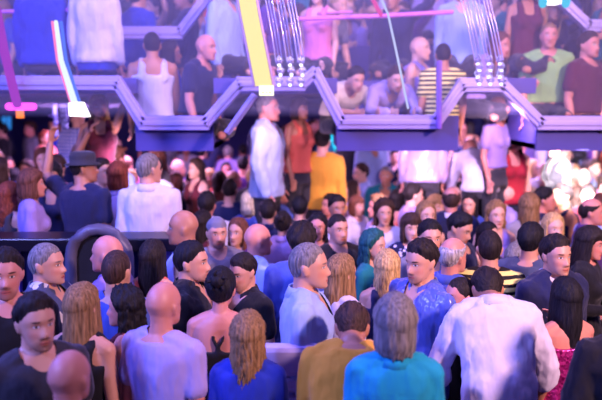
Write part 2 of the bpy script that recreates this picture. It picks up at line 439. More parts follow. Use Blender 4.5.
def collar_mesh(K, kind, lod):
    key = ('collar', K[:1]+K[3:4], kind, lod)
    if key in _cache: return _cache[key]
    B = spine(K[3]); mb = MB(); nr = .066 if K[0] == 'm' else .056
    n = 25; rows = []
    for (dr, z, fall) in ((.004, 1.462, .0), (.0, 1.525, .01), (.008, 1.53, .012), (.03, 1.476, .03), (.022, 1.47, .03)):
        row = []
        for i in range(n):
            q = R(22)+(2*math.pi-2*R(22))*i/(n-1); fr = max(0, math.cos(q))
            rr = nr+dr; z2 = z-(.035+fall)*fr**2
            row.append(B((rr*math.sin(q)*1.02, .018-rr*1.05*math.cos(q)-fr*.012, z2)))
        rows.append(row)
    v = [p for r in rows for p in r]; f = []
    m = len(rows)
    for i in range(m):
        for j in range(n-1):
            k = (i+1) % m; f.append((i*n+j, i*n+j+1, k*n+j+1, k*n+j))
    f.append(tuple(i*n for i in range(m))); f.append(tuple(i*n+n-1 for i in reversed(range(m))))
    mb.add(v, f); me = mb.mesh('collar'); _cache[key] = me; return me
def bottom_mesh(K, lod):
    key = ('bottom', K[0], K[4], lod)
    if key in _cache: return _cache[key]
    mb = MB(); K0 = (K[0], 'd', 'd', 0, K[4], 0, 0); torso(mb, K0, .004, .8, 1.0)
    for s, H, Kn, A, F in legs(K):
        mb.tube([H, H.lerp(Kn, .3), H.lerp(Kn, .7), Kn, Kn.lerp(A, .3), Kn.lerp(A, .7), A], [.1, .098, .08, .07, .072, .066, .064], 12)
    _, _, vx, dec = LOD[lod]
    me = bake(mb, 'trousers', max(vx, .014), min(dec, .45), 3); wrinkle(me, .007, 15, 3); _cache[key] = me; return me

def wrap(a):  # degrees from the front, 0..180
    a = abs((a+180) % 360-180); return a
def hairline(style, a):
    if style == 'fringe':   # side and back hair only, low edge
        pass
    pts = {'short': [(0, 37), (30, 35), (48, 22), (62, 14), (78, 6), (92, -22), (104, -8), (118, -34), (140, -42), (180, -44)],
           'long': [(0, 44), (20, 40), (42, 22), (58, 4), (72, -16), (92, -30), (120, -40), (180, -42)],
           'bang': [(0, 16), (30, 14), (46, 6), (60, -8), (75, -24), (120, -40), (180, -42)],
           'hat': [(0, 26), (40, 22), (80, 10), (110, 0), (180, -8)]}[style]
    for (a0, e0), (a1, e1) in zip(pts, pts[1:]):
        if a <= a1: return e0+(e1-e0)*(a-a0)/(a1-a0)
    return pts[-1][1]
def skull(az, el, t):
    c, s = math.cos(R(el)), math.sin(R(el)); d = Vector((math.sin(R(az))*c, -math.cos(R(az))*c, s))
    r = 1/math.sqrt((d.x/SKR[0])**2+(d.y/SKR[1])**2+(d.z/SKR[2])**2)
    p = SKC+d*r
    if el < 0 and wrap(az) > 80: p.y += .0; p.x *= .985
    return p+d*t
def hair_mesh(style, lod):
    var = style
    key = ('hair', var, lod)
    if key in _cache: return _cache[key]
    mb = MB(); nA = 72 if lod else 44; nE = 16 if lod else 10; sd = len(_cache)*1.3
    line = {'short': 'short', 'buzz': 'short', 'slick': 'short', 'fringe': 'short', 'tuft': 'short', 'long': 'long', 'wavy': 'long', 'curly': 'long', 'bob': 'bang', 'bun': 'long', 'pony': 'long', 'cap': 'hat', 'hat': 'hat', 'bangs': 'bang'}[style]
    T = {'short': .017, 'buzz': .0045, 'slick': .012, 'fringe': .009, 'tuft': .03, 'long': .017, 'wavy': .024, 'curly': .034, 'bob': .022, 'bun': .014, 'pony': .013, 'cap': .012, 'hat': .014, 'bangs': .02}[style]
    rough = {'curly': .011, 'wavy': .006, 'tuft': .009, 'short': .0055, 'cap': .001, 'hat': .0, 'buzz': .0005}.get(style, .003)
    def cap(line, T, lift=0, top=90, lo=None):
        out, inn = [], []
        for j in range(nE+1):
            ro, ri = [], []
            for k in range(nA):
                az = 360*k/nA; e0 = hairline(line, wrap(az))+(0 if style in ('cap', 'hat') else 5*noise.noise(Vector((az*.11+sd, sd, 0)))+3*noise.noise(Vector((az*.33, sd, 2))))
                if lo is not None: e0 = max(e0, lo)
                tp = top if top > 80 else (top-26*sstep(80, 0, wrap(az)) if False else top)
                el = e0+(min(tp, 89.5)-e0)*(j/nE)**.85
                ed = sstep(-.02, .34, j/nE)**1.2; edt = 1 if top > 80 else sstep(1, .7, j/nE)
                t = (.0005+(T-.0005)*ed)*edt+.0012+lift
                p0 = skull(az, el, 0)
                nz = noise.noise(Vector((p0.x*55+sd, p0.y*55, p0.z*18))) + .6*noise.noise(Vector((p0.x*130, p0.y*130+sd, p0.z*40)))
                ro.append(skull(az, el, max(.0012, t+rough*1.5*nz*ed))); ri.append(skull(az, el, -.008))
            out.append(ro); inn.append(ri)
        mb.rings(out+inn[::-1]+[out[0]], cap=False)
    if style == 'fringe': cap('short', T, top=34)
    elif style in ('cap', 'hat'): cap('hat', T)
    else: cap(line, T)
    if style in ('long', 'wavy', 'curly', 'bob', 'bangs'):
        L = {'long': .3, 'wavy': .3, 'curly': .24, 'bob': .115, 'bangs': .3}[style]; a0 = 84 if style in ('curly', 'wavy') else 66; n = 44 if lod else 28; m = 18 if lod else 10
        wv = {'long': .004, 'bangs': .003, 'wavy': .011, 'curly': .017, 'bob': .004}[style]; th = {'curly': .045, 'wavy': .03}.get(style, .022)
        grid = [[], []]
        for j in range(m+1):
            z = .045-(L+.045)*j/m
            for lay in (0, 1):
                row = []
                for k in range(n+1):
                    az = a0+(360-2*a0)*k/n; lock = noise.noise(Vector((math.sin(R(az))*7+sd, math.cos(R(az))*7, 3)))
                    zz = z-(.05*max(0, lock))*(j/m)**2
                    dn = max(0, -z)
                    ax_, ay_ = .078+T*.62+.008*sstep(.05, .17, dn)-.016*sstep(.14, .3, dn), .1+T*.75+.01*sstep(0, .12, dn)-.012*sstep(.12, .3, dn)
                    if style == 'bob': ax_ -= .012*sstep(.07, .12, dn); ay_ -= .02*sstep(.05, .12, dn)
                    s_ = noise.noise(Vector((math.sin(R(az))*11+sd, math.cos(R(az))*11, zz*(26 if wv > .008 else 5))))+.5*noise.noise(Vector((az*.35, sd, zz*(40 if wv > .008 else 6))))
                    rr = 1+wv/.09*s_
                    if lay: rr -= th/.1
                    if lay and j in (0, m): rr += th/.2
                    y = SKC.y-math.cos(R(az))*ay_*rr; x = math.sin(R(az))*ax_*rr
                    if j > m*.55 and y < 0: y -= .025*(j/m-.55)
                    row.append(Vector((x, y, zz)))
                grid[lay].append(row)
        N = n+1; rows = grid[0]+grid[1][::-1]; v = [p for r in rows for p in r]; M_ = len(rows); f = []
        for i in range(M_):
            for k in range(n):
                q = (i+1) % M_; f.append((i*N+k, i*N+k+1, q*N+k+1, q*N+k))
        h = m+1
        for e in (0, n):
            for j in range(m):
                f.append((j*N+e, (j+1)*N+e, (M_-2-j)*N+e, (M_-1-j)*N+e))
        mb.add(v, f)
    if style == 'bun':
        sub = MB(); sub.ball((0, .105, .075), (.045, .04, .042), 20, 14)
        mb.add([Vector(p)+Vector(noise.noise_vector(Vector(p)*60))*.006 for p in sub.v], sub.f)
        for k in range(5):
            a = k*1.3; c = Vector((.03*math.cos(a), .115, .075+.03*math.sin(a))); mb.tube([c, c+Vector((.02*math.cos(a), .015, .02*math.sin(a))), c+Vector((.035*math.cos(a+.5), .005, .035*math.sin(a+.5)))], [.012, .01, .004], 8)
    if style == 'pony':
        mb.tube([(0, .1, .06), (0, .135, .055), (0, .155, .0), (.01, .15, -.08), (0, .14, -.17)], [.02, .026, .032, .03, .012], 14)
    if style == 'tuft':
        for k in range(9): mb.tube([(-.05+.0125*k, -.05, .09), (-.055+.014*k, -.085, .112+.006*math.sin(k*2)), (-.05+.014*k, -.108, .1)], [.018, .014, .006], 8)
    if style == 'hat':
        rs = []
        for (r1, z) in ((.088, .03), (.125, .028), (.128, .034), (.09, .045), (.092, .09), (.086, .125), (.06, .136), (.02, .134)):
            rs.append([Vector((r1*math.sin(q)*.92, .008-r1*1.13*math.cos(q), z+.02*math.cos(q)*0)) for q in [2*math.pi*k/32 for k in range(32)]])
        mb = MB(); mb.rings(rs)
    me = mb.mesh('hair'); _cache[key] = me; return me
# ------------------------------------------------------------------ camera: 2.6 m above the dance floor, looking slightly down
CAMZ, FPX, HOR = 2.6, 700.0, 100.0
PITCH = math.atan((200-HOR)/FPX)
CP, SP = math.cos(PITCH), math.sin(PITCH)
def ray(px, py):
    u, v = (px-301)/FPX, (200-py)/FPX
    return Vector((u, CP+v*SP, -SP+v*CP))
def at(px, py, Y):
    d = ray(px, py); t = Y/d.y; return Vector((d.x*t, Y, CAMZ+d.z*t))
def at_z(px, py, z):
    d = ray(px, py); t = (z-CAMZ)/d.z; return Vector((d.x*t, d.y*t, z))
HAIRP = {'short': 'short {} hair', 'buzz': 'cropped {} hair', 'slick': 'slicked {} hair', 'fringe': 'balding {} hair', 'tuft': 'spiky {} hair', 'long': 'long {} hair', 'wavy': 'wavy {} hair', 'curly': 'curly {} hair',
         'bob': '{} bob', 'bun': 'pinned-up {} hair', 'pony': '{} ponytail', 'cap': 'knitted cap', 'hat': 'brimmed hat', 'bald': 'shaved head', 'bangs': 'fringed {} hair'}
TOPP = {'tee': '{} T-shirt', 'long': '{} jersey', 'shirt': '{} shirt', 'roll': '{} rolled-sleeve shirt', 'jacket': '{} jacket', 'tank': '{} vest', 'strap': '{} strappy top', 'dress': '{} dress', 'gown': '{} strapless dress', 'polo': '{} polo shirt'}
KINDP = {'plain': '', 'satin': 'satin', 'sequin': 'sequin', 'stripe': 'striped', 'check': 'checked', 'floral': 'patterned', 'patch': 'patchy'}
def facing(y):
    y = wrap(y)
    return 'facing front' if y < 32 else 'half turned' if y < 62 else 'in profile' if y < 112 else 'looking away' if y < 150 else 'back turned'
def phrase(sex, hair, hc, top, tc, tk, yaw, where):
    col = ' '.join(q for q in (tc, KINDP[tk]) if q) if not (tc == 'mustard' and tk == 'stripe') else 'yellow-black striped'
    a = '%s with %s in %s' % ('man' if sex == 'm' else 'woman', HAIRP[hair].format(HAIRW.get(hc, hc)), TOPP[top].format(col))
    f, wh = ', '+facing(yaw), (', '+where if where else '')
    if len((a+f+wh).replace('-', '').split()) > 16: f = ''
    return a+f+wh
PEOPLE = []
def person(sex, hair, hc, top, tc, yaw, pose='dd', tk='plain', lean=0, sit=0, hy=0, hp=0, tone='fair', stub=None, bot='charcoal', lod=1, s=None, where='', label=None, group='guests on the dance floor', extra=None, under=None):
    """yaw: 0 faces the camera, 90 faces the right of the picture"""
    K = (sex, pose[0], pose[1], lean, sit, hy, hp)
    if s is None: s = 1.0 if sex == 'm' else .955
    if stub is None: stub = random.choice((0, .25, .45)) if sex == 'm' else 0
    b = bpy.data.objects.new('person', body_mesh(K, lod)); COL.objects.link(b)
    if not b.data.materials: b.data.materials.append(None)
    b.material_slots[0].link = 'OBJECT'; b.material_slots[0].material = skin(tone, hc if hair != 'bald' else 'dark', stub)
    b.scale = (s,)*3; b.rotation_euler.z = R(yaw)
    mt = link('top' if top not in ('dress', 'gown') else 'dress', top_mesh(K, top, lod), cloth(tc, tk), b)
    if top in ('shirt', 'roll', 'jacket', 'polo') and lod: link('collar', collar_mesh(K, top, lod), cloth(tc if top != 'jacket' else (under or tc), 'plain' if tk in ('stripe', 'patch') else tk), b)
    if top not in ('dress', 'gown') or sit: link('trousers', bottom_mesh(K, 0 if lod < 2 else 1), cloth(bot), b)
    M = head_matrix(K)
    def on_head(name, me, mat):
        o = link(name, me, mat, b); o.matrix_local = M; return o
    if hair in ('cap', 'hat'):
        on_head('hat', hair_mesh(hair, lod), cloth('charcoal' if hair == 'hat' else 'grey')); on_head('hair', hair_mesh('buzz', lod), hairmat(hc))
    elif hair != 'bald': on_head('hair', hair_mesh(hair, lod), hairmat(hc))
    if extra == 'glasses':
        mb = MB()
        for q in (-1, 1):
            mb.tube([Vector((q*.032+.023*math.cos(a), -.108, .0+.017*math.sin(a))) for a in [2*math.pi*k/16 for k in range(17)]], [.0025]*17, 6)
            mb.tube([(q*.055, -.106, .004), (q*.074, -.08, .006), (q*.08, .01, .004)], [.0025]*3, 6)
        mb.tube([(-.01, -.11, .003), (.01, -.11, .003)], [.0025]*2, 6)
        on_head('glasses', mb.mesh('glasses'), simple('frame_black', '#101014', .3))
    if extra == 'headband':
        mb = MB(); mb.tube([skull(a, 44-22*math.cos(R(a))*0, .027) for a in range(-95, 96, 10)], [.008]*20, 8); on_head('headband', mb.mesh('headband'), simple('band_white', '#eeeaf4'))
    tag(b, label or phrase(sex, hair, hc, top, tc, tk, yaw+hy, where), 'person', group)
    PEOPLE.append(b); b_head = M.translation.copy()
    return b, b_head
def put_px(P, px, py, z0, D=None):
    """stand the person so that the head shows at px,py; on level z0, or at distance D on whatever level that needs"""
    b, hd = P; s = b.scale[0]; h = Matrix.Rotation(b.rotation_euler.z, 3, 'Z') @ (hd*s)
    if D is None: p = at_z(px, py, z0+h.z)
    else: p = at(px, py, D)
    b.location = (p.x-h.x, p.y-h.y, z0 if D is None else p.z-h.z); return b
def put_row(P, px, Y, z0):
    b, hd = P; s = b.scale[0]; h = Matrix.Rotation(b.rotation_euler.z, 3, 'Z') @ (hd*s)
    zz = z0+h.z; d = Vector(((px-301)/FPX, 1, 0)); x = d.x*math.hypot(Y, 0)*CP if False else (px-301)/FPX*(Y*CP+(CAMZ-zz)*SP)
    b.location = (x-h.x, Y-h.y, z0); return b
def dist(p):  # along the view axis
    return p.y*CP+(CAMZ-p.z)*SP
# ------------------------------------------------------------------ the room
mb = MB(); mb.box((0, 6, -.06), (24, 26, .12)); tag(link('floor', mb.mesh('floor', False), simple('floor_dark', '#2b2740', .35)), kind='structure')
def wall(name, c, d, col, rot=None):
    mb = MB(); mb.box((0, 0, 0), d); o = link(name, mb.mesh(name, False), simple(name+'_paint', col, .7)); o.location = c; tag(o, kind='structure'); return o
wall('wall_back', (0, 17.6, 3.2), (24, .2, 6.4), '#3b3a80')
wall('wall_left', (-11.9, 8, 3.2), (.2, 19, 6.4), '#3b3a80')
wall('wall_right', (11.9, 8, 3.2), (.2, 19, 6.4), '#4b4590')
wall('floor_mezzanine', (0, 12.45, 2.73), (23.6, 10.1, .14), '#554c94')
wall('floor_mezzanine_step', (0, 9.1, 3.02), (23.6, 1.2, .44), '#4a4288')
wall('floor_mezzanine_top', (0, 10.2, 3.28), (23.6, 1.0, .96), '#4a4288')
wall('wall_gallery', (0, 10.9, 4.6), (23.6, .2, 3.6), '#7467b8')
RISER = .45
wall('floor_riser', (0, 14.9, RISER/2), (23.6, 5.2, RISER), '#2d2a50')
wall('floor_platform', (-2.75, 6.75, .175), (4.5, 2.5, .35), '#26233c')
def pod(name, x0, x1, Y=6.42, z=2.2, dep=.98):
    w = (x1-x0)/FPX*Y; cx = ((x0+x1)/2-301)/FPX*Y
    mb = MB(); mb.box((cx, Y+dep/2, z-.025), (w, dep, .05)); mb.box((cx, Y+dep-.03, z+.25), (w, .06, .5)); mb.box((cx, Y+dep-.2, z+.1), (w-.1, .34, .22))
    mb.box((cx-w/2+.02, Y+dep/2, z+.1), (.04, dep, .3)); mb.box((cx+w/2-.02, Y+dep/2, z+.1), (.04, dep, .3)); mb.box((cx, Y-.01, z+.1), (w+.02, .04, .32))
    tag(link(name, mb.mesh(name, False), simple('pod_paint', '#4d4794', .6)), kind='structure')
pod('floor_pod_1', 138, 213); pod('floor_pod_2', 338, 456); pod('floor_pod_3', 536, 640)

for i, (x0, x1) in enumerate(((-60, 137), (214, 337), (457, 535))): wall('floor_balcony_%d' % (i+1), (((x0+x1)/2-301)/FPX*6.45, 6.95, 2.73), ((x1-x0)/FPX*6.45, .9, .14), '#554c94')
# honeycomb balcony fronts: square steel bars following an angular line
def honeycomb(pts, Y, label, th, name='balcony_railing', col='#a79bd8', dep=.1):
    P = [at(x, y, Y) for x, y in pts]; mb = MB()
    for a, b in zip(P, P[1:]):
        d = b-a; L = d.length; ang = math.atan2(d.z, d.x)
        t = th*Y/FPX*(1.0 if abs(d.z) < .1*abs(d.x) else .8)
        mb.box((a+b)/2, (L+t*.5, dep, t), Matrix.Rotation(-ang, 3, 'Y'))
        mb.box((a+b)/2+Vector((0, -dep*.5, 0)), (L+t*.4, .03, t*.35), Matrix.Rotation(-ang, 3, 'Y'))
    return tag(link(name, mb.mesh(name, False), simple('rail_'+col[1:], col, .35, .1), bevel=.008), label, 'railing', 'honeycomb balcony railings')
honeycomb([(-30, 83), (118, 83), (143, 123), (206, 123), (240, 84), (302, 84), (315, 72), (341, 122), (436, 122)], 6.36, 'lower pale lilac honeycomb balcony railing running past the yellow light trail', 14)
honeycomb([(436, 122), (462, 85), (502, 85), (540, 123), (650, 123)], 6.36, 'pale lilac honeycomb railing below the second crystal chandelier and the bright lamp', 14, col='#b6aae0')
honeycomb([(84, -12), (111, 33), (180, 33), (216, -14)], 7.5, 'upper lilac honeycomb railing above the shirtless reveller at the pod', 12)
honeycomb([(548, -12), (588, 26), (660, 26)], 7.5, 'upper pale honeycomb railing beneath the bright moving lamp', 12, col='#c4b8ea')
honeycomb([(228, 132), (254, 96)], 6.0, 'dark slanted bracing bar beside the yellow light trail', 8, 'rail_brace', '#8f86c8')
honeycomb([(439, 128), (439, 62)], 6.25, 'thin purple upright post beside the striped shirt on the balcony', 5, 'balcony_post', '#9a6fd0')

# trusses, lamps, chandeliers
def pipe(name, pts, r, mat, label, cat, n=10, group=None):
    mb = MB(); mb.tube(pts, [r]*len(pts), n); return tag(link(name, mb.mesh(name), mat), label, cat, group)
pk = simple('pink_lit_steel', '#d878cc', .35)  # pink light on the pipes is painted into their base colour
pipe('lighting_pipe', [at(300, 19, 7.0), at(380, 16, 7.0), at(452, 12, 7.0)], .022, pk, 'slim pink lit lighting pipe across the gallery between the chandeliers', 'pipe')
pipe('lighting_pipe', [at(318, 13, 7.2), at(352, 12, 7.2)], .012, pk, 'short pink lit rod just above the slim pink lit lighting pipe', 'pipe')
pipe('lighting_pipe', [at(-10, 12, 6.9), at(55, 11, 6.9), at(104, 8, 6.9)], .02, pk, 'slim pink lit lighting pipe above the sitting white shirt', 'pipe')
pipe('hanging_cable', [at(378, -8, 5.2), at(388, 14, 5.2), at(396, 50, 5.2), at(408, 108, 5.2)], .0085, glow('cable_glow', '#c9d0ff', .9), 'thin pale glowing cable hanging in front of the gallery', 'cable')
pipe('hanging_neon_tube', [at(370, -6, 6.6), at(381, 15, 6.6)], .02, glow('neon_red', '#e24a9a', 1.0), 'short red pink neon rod above the lighting pipe', 'neon light')
pipe('hanging_neon_tube', [at(-4, 8, 6.2), at(4, 50, 6.2), at(17, 104, 6.2)], .04, glow('neon_magenta', '#b832cf', .7), 'tall slanting magenta neon tube above the magenta neon bar', 'neon light')
nb = pipe('hanging_neon_bar', [at(9, 106.5, 6.6), at(33, 106.5, 6.6)], .036, glow('neon_pink', '#ff48f0', 2.2), 'bright magenta neon bar above the dim crowd', 'neon light')
mb = MB(); mb.box((0, 0, 0), (.06, .05, .1)); o = tag(link('spotlight', mb.mesh('spotlight'), glow('lamp_orange', '#ff7a3a', 1.6)), 'small orange lamp under the bright magenta neon bar', 'lamp'); o.location = at(20, 113, 7.0)
# exposure streak of light shaped as a glowing white tube with a bright end
t = empty('light_trail', at(57, 25, 5.4)); tag(t, 'slanting white and blue light trail with a bright square end at its foot', 'light')
def rel(ps, o): return [Vector(p)-Vector(o.location) for p in ps]
mb = MB(); pts = [at(56, 22, 5.4), at(61, 60, 5.4), at(75, 104, 5.4)]; mb.tube(rel(pts, t), [.016, .02, .026], 10); link('trail_core', mb.mesh('trail_core'), glow('trail_white', '#d5e2ff', 1.25), t)
mb = MB(); mb.tube(rel([p+Vector((-.03, .01, 0)) for p in pts], t), [.012]*3, 8); link('pink_edge', mb.mesh('pink_edge'), glow('trail_pink', '#ff7fc2', 1.0), t)
mb = MB(); mb.tube(rel([p+Vector((.032, .02, 0)) for p in pts], t), [.013]*3, 8); link('blue_edge', mb.mesh('blue_edge'), glow('trail_blue', '#5a7dff', .9), t)
mb = MB(); a = [at(68, 103, 5.35), at(80, 102, 5.35), at(87, 117, 5.35), at(69, 116, 5.35)]; mb.rings([rel(a, t), rel([p+Vector((0, .1, 0)) for p in a], t)]); link('trail_end', mb.mesh('trail_end', False), glow('glow_white', '#fff8ff', 2.5), t)
t = empty('light_trail', at(262, 90, 5.3)); tag(t, 'broad pale yellow light trail above the man in pale blue', 'light')  # yellow exposure streak of light, shaped as a glowing bar
pts = [at(245, -14, 5.3), at(250, 15, 5.3), at(257, 50, 5.3), at(264, 86, 5.3)]
mb = MB(); mb.rings([[p+Vector((-.062, -.03, 0)), p+Vector((.062, -.03, 0)), p+Vector((.062, .03, 0)), p+Vector((-.062, .03, 0))] for p in rel(pts, t)]); link('trail_core', mb.mesh('trail_core', False), glow('trail_yellow', '#ffee9c', 1.0), t)
for sx in (-.07, .07):
    mb = MB(); mb.tube([p+Vector((sx, -.01, 0)) for p in rel(pts, t)], [.012]*4, 8); link('trail_edge', mb.mesh('trail_edge'), simple('edge_mauve', '#b79ac0', .4), t)
mb = MB(); mb.box(rel([at(266.5, 90.5, 5.28)], t)[0], (.105, .08, .075)); link('trail_end', mb.mesh('trail_end', False), glow('trail_cream', '#fffbd0', 1.7), t)
mb = MB()
for k in (-1, 0, 1): mb.box(rel([at(266.5, 92.5, 5.22)], t)[0]+Vector((k*.026, 0, 0)), (.012, .012, .01))
link('trail_tip', mb.mesh('trail_tip', False), simple('pin', '#b9ac6a'), t)

cry = glass('crystal', '#d9d2ff', .08); 
def chandelier(x0, x1, ytop, y0, y1, cols, rows, Y, slant, label):
    t = empty('crystal_chandelier', at((x0+x1)/2, y0, Y)); tag(t, label, 'chandelier', 'crystal chandeliers')
    for c in range(cols):
        xb = x0+(x1-x0)*c/(cols-1)
        for q in (-1, 0, 1):
            xq = xb+q*3.2; mb = MB(); mb.tube(rel([at(xq-slant, ytop, Y+q*.08), at(xq-slant*.35, ytop+(y0-ytop)*.6, Y+q*.08), at(xq, y0, Y+q*.08)], t), [.0055]*3, 6)
            link('strand', mb.mesh('strand'), simple('strand_silver', '#c9c4f2', .2, .4), t)
        for r in range(rows):
            p = at(xb+(1.5 if r % 2 else 0), y0+(y1-y0)*r/(rows-1), Y); p = p-Vector(t.location)
            mb = MB(); mb.rings([[p+Vector((.008*math.cos(a), .008*math.sin(a), .04)) for a in [k*math.pi/3 for k in range(6)]], [p+Vector((.034*math.cos(a), .034*math.sin(a), .0)) for a in [k*math.pi/3 for k in range(6)]], [p+Vector((.006*math.cos(a), .006*math.sin(a), -.042)) for a in [k*math.pi/3 for k in range(6)]]])
            d = link('crystal_drop', mb.mesh('crystal_drop', False), cry, t)
            mb = MB(); mb.ball(p+Vector((.0, -.0, -.03)), (.013, .013, .013), 8, 6); link('crystal_bulb', mb.mesh('crystal_bulb'), glow('bulb', '#f6efff', 3.0), d)
chandelier(279, 301, -10, 61, 81, 3, 3, 5.6, 12, 'crystal chandelier of nine drops beside the yellow light trail')
chandelier(478, 500, -10, 60, 80, 3, 4, 5.6, 16, 'crystal chandelier of long bright strands above the white hunched shirt')
# moving head lamp, top
t = empty('moving_lamp', at(551, 0, 6.0)); tag(t, 'bright white moving lamp with cyan side lenses at the ceiling', 'lamp')
mb = MB(); mb.box(rel([at(554, -2, 6.0)], t)[0], (.085, .12, .1)); link('lamp_face', mb.mesh('lamp_face', False), glow('glow_white', '#fff8ff', 2.5), t)
for x in (543, 566):
    mb = MB(); mb.ball(rel([at(x, 2, 5.97)], t)[0], (.035, .04, .05)); link('side_lens', mb.mesh('side_lens'), glow('lens_cyan', '#35c4e8', 1.0), t)
mb = MB(); mb.box(rel([at(554, -10, 6.05)], t)[0], (.2, .1, .08)); link('yoke', mb.mesh('yoke', False), simple('yoke_black', '#221f33'), t)
# neon at the back bar under the mezzanine
cy = glow('neon_cyan', '#28b8dd', 1.6)
pipe('hanging_neon_tube', [at(151, 139, 12.0), at(173, 139, 12.0)], .03, cy, 'cyan neon tube glowing behind the crowd under the first pod', 'neon light')
pipe('hanging_neon_tube', [at(178, 139, 12.0), at(182, 133, 12.0)], .03, cy, 'short slanting cyan neon tube next to the long one', 'neon light')
pipe('hanging_neon_tube', [at(327, 131, 10.9), at(332, 139, 10.9)], .045, cy, 'short cyan neon tube above the mustard jumper', 'neon light')
pipe('hanging_neon_tube', [at(334, 142, 10.9), at(337, 151, 10.9)], .035, cy, 'upright cyan neon tube next to the dark coats', 'neon light')
for x, y in ((503, 131), (537, 126), (531, 134)): pipe('hanging_neon_tube', [at(x-1, y+3, 9.5), at(x+1, y-3, 9.5)], .03, cy, {503: 'round cyan lamp over the dark haired woman in red', 537: 'cyan lamp glinting under the third pod', 531: 'slanting cyan lamp just below another under the third pod'}[x], 'neon light')
for i, x in enumerate((4, 9)): pipe('hanging_neon_tube', [at(x, 118, 14.5), at(x, 128, 14.5)], .04, glow('neon_blue', '#2f7fd8', 1.0), ('outermost', 'inner')[i]+' of two dim blue upright tubes on the back wall', 'neon light')
pipe('spotlight', [at(383, 128, 11.5), at(392, 131, 11.5)], .09, glow('lamp_red', '#ff5a3a', 1.1), 'orange red lamp glowing under the second pod', 'lamp')
mb = MB(); mb.box((0, 0, 0), (2.6, .04, .7)); o = tag(link('wall_panel', mb.mesh('wall_panel', False), simple('panel_lilac', '#9a92cf')), 'pale lilac wall panel behind two men in dark coats', 'panel'); o.location = at(362, 135, 15.6)
# banner
def banner(x0, x1, y0, y1, Y, label, text):
    a, b = at(x0, y0, Y), at(x1, y1, Y); t = empty('hanging_banner', ((a.x+b.x)/2, Y, b.z)); tag(t, label, 'banner', 'white hanging banners')
    mb = MB(); mb.box((0, 0, (a.z-b.z)/2), (b.x-a.x, .02, a.z-b.z)); link('cloth_panel', mb.mesh('cloth_panel', False), cloth('pale blue'), t)
    mb = MB(); mb.tube([(-(b.x-a.x)/2, 0, a.z-b.z), ((b.x-a.x)/2, 0, a.z-b.z)], [.02, .02], 8); link('top_rod', mb.mesh('top_rod'), simple('rod', '#8884aa', .3, .6), t)
    cu = bpy.data.curves.new('txt', 'FONT'); cu.body = text; cu.size = .2; cu.extrude = .004; cu.align_x = 'CENTER'; cu.align_y = 'CENTER'
    to = bpy.data.objects.new('txt', cu); COL.objects.link(to); me = bpy.data.meshes.new_from_object(to.evaluated_get(bpy.context.evaluated_depsgraph_get())); bpy.data.objects.remove(to)
    o = link('lettering', me, simple('ink', '#3b3476'), t); o.location = (.0, -.014, (a.z-b.z)*.5); o.rotation_euler = (R(90), R(-90), 0)
banner(60.5, 68, 104, 136, 9.3, 'white banner with dark upright lettering beside the light trail', 'urosu')
banner(53, 57.5, 104, 136, 9.4, 'narrow white banner with faint lettering next to a wider one', 'ol')

# bar rail of the platform, chair backs
t = empty('bar_counter', (-2.55, 5.3, 0)); tag(t, 'long black bar counter along the raised platform behind the front crowd', 'counter')
blk = simple('bar_black', '#14121d', .3); z = at(100, 235, 5.3).z
mb = MB(); mb.box((-.05, 0, z-.05), (3.4, .3, .1)); link('worktop', mb.mesh('worktop', False), blk, t, bevel=.01)
mb = MB(); mb.box((-.05, .05, (z-.1)/2), (3.3, .1, z-.1)); link('front_panel', mb.mesh('front_panel', False), simple('bar_blue', '#252a5c', .4), t)
for x in (15, 42, 128, 170): 
    mb = MB(); mb.box((at(x, 260, 5.24).x+2.55, -.04, (z-.1)/2), (.055, .06, z-.1)); link('post', mb.mesh('post', False), simple('post_lilac', '#7a68c0', .4), t)
def archchair(px, py, D, yaw, label):
    c = at(px, py, D); t = empty('bar_chair', (c.x, c.y, 0), R(yaw)); tag(t, label, 'chair'); zt = c.z; w = .2; g = simple('chair_grey', '#565364', .4)
    mb = MB(); pts = [(-w, 0, zt-.62), (-w, .02, zt-.3)]+[(-w*math.cos(a), .03, zt-.2+.2*math.sin(a)) for a in [math.pi*k/10 for k in range(11)]]+[(w, .02, zt-.3), (w, 0, zt-.62)]
    mb.tube(pts, [.042]*len(pts), 10); link('arched_frame', mb.mesh('arched_frame'), g, t)
    mb = MB(); o = [(p[0]*.86, p[1], p[2]-.02) for p in pts]; mb.rings([[Vector(p)+Vector((0, .01, 0)) for p in o], [Vector(p)+Vector((0, .05, 0)) for p in o]]); link('backrest', mb.mesh('backrest', False), simple('chair_black', '#0d0c14', .6), t)
    mb = MB(); mb.box((0, -.16, zt-.64), (.42, .4, .08)); link('seat', mb.mesh('seat', False), g, t, bevel=.02)
    for x in (-.17, .17):
        for y in (-.32, .0):
            mb = MB(); mb.tube([(x, y, zt-.66), (x*1.08, y*1.05, .02)], [.018, .016], 8); link('leg', mb.mesh('leg'), g, t)
archchair(97, 230, 4.75, 0, 'grey arch-backed high chair with a dark back, in front of the bar counter')
def padchair(px, py, D, label):
    c = at(px, py, D); t = empty('high_chair', (c.x, c.y, 0)); tag(t, label, 'chair'); zt = c.z; m = cloth('lilac', 'satin'); m = simple('pad_lavender', '#a9a6d8', .5)
    for z0, h in ((zt-.09, .17), (zt-.225, .08), (zt-.325, .1)):
        mb = MB(); mb.box((0, 0, z0), (.33, .09, h)); link('back_pad', mb.mesh('back_pad', False), m, t, bevel=.03)
    mb = MB(); mb.box((0, -.15, zt-.42), (.32, .36, .08)); link('seat', mb.mesh('seat', False), m, t, bevel=.03)
    for x in (-.12, .12):
        mb = MB(); mb.tube([(x, .05, zt-.1), (x, .05, zt-.42)], [.014, .014], 8); link('back_post', mb.mesh('back_post'), simple('chrome', '#9a9ab0', .2, .9), t)
        for y in (-.28, .0):
            mb = MB(); mb.tube([(x, y, zt-.44), (x*1.15, y*1.05, .02)], [.016, .014], 8); link('leg', mb.mesh('leg'), simple('chrome', '#9a9ab0', .2, .9), t)
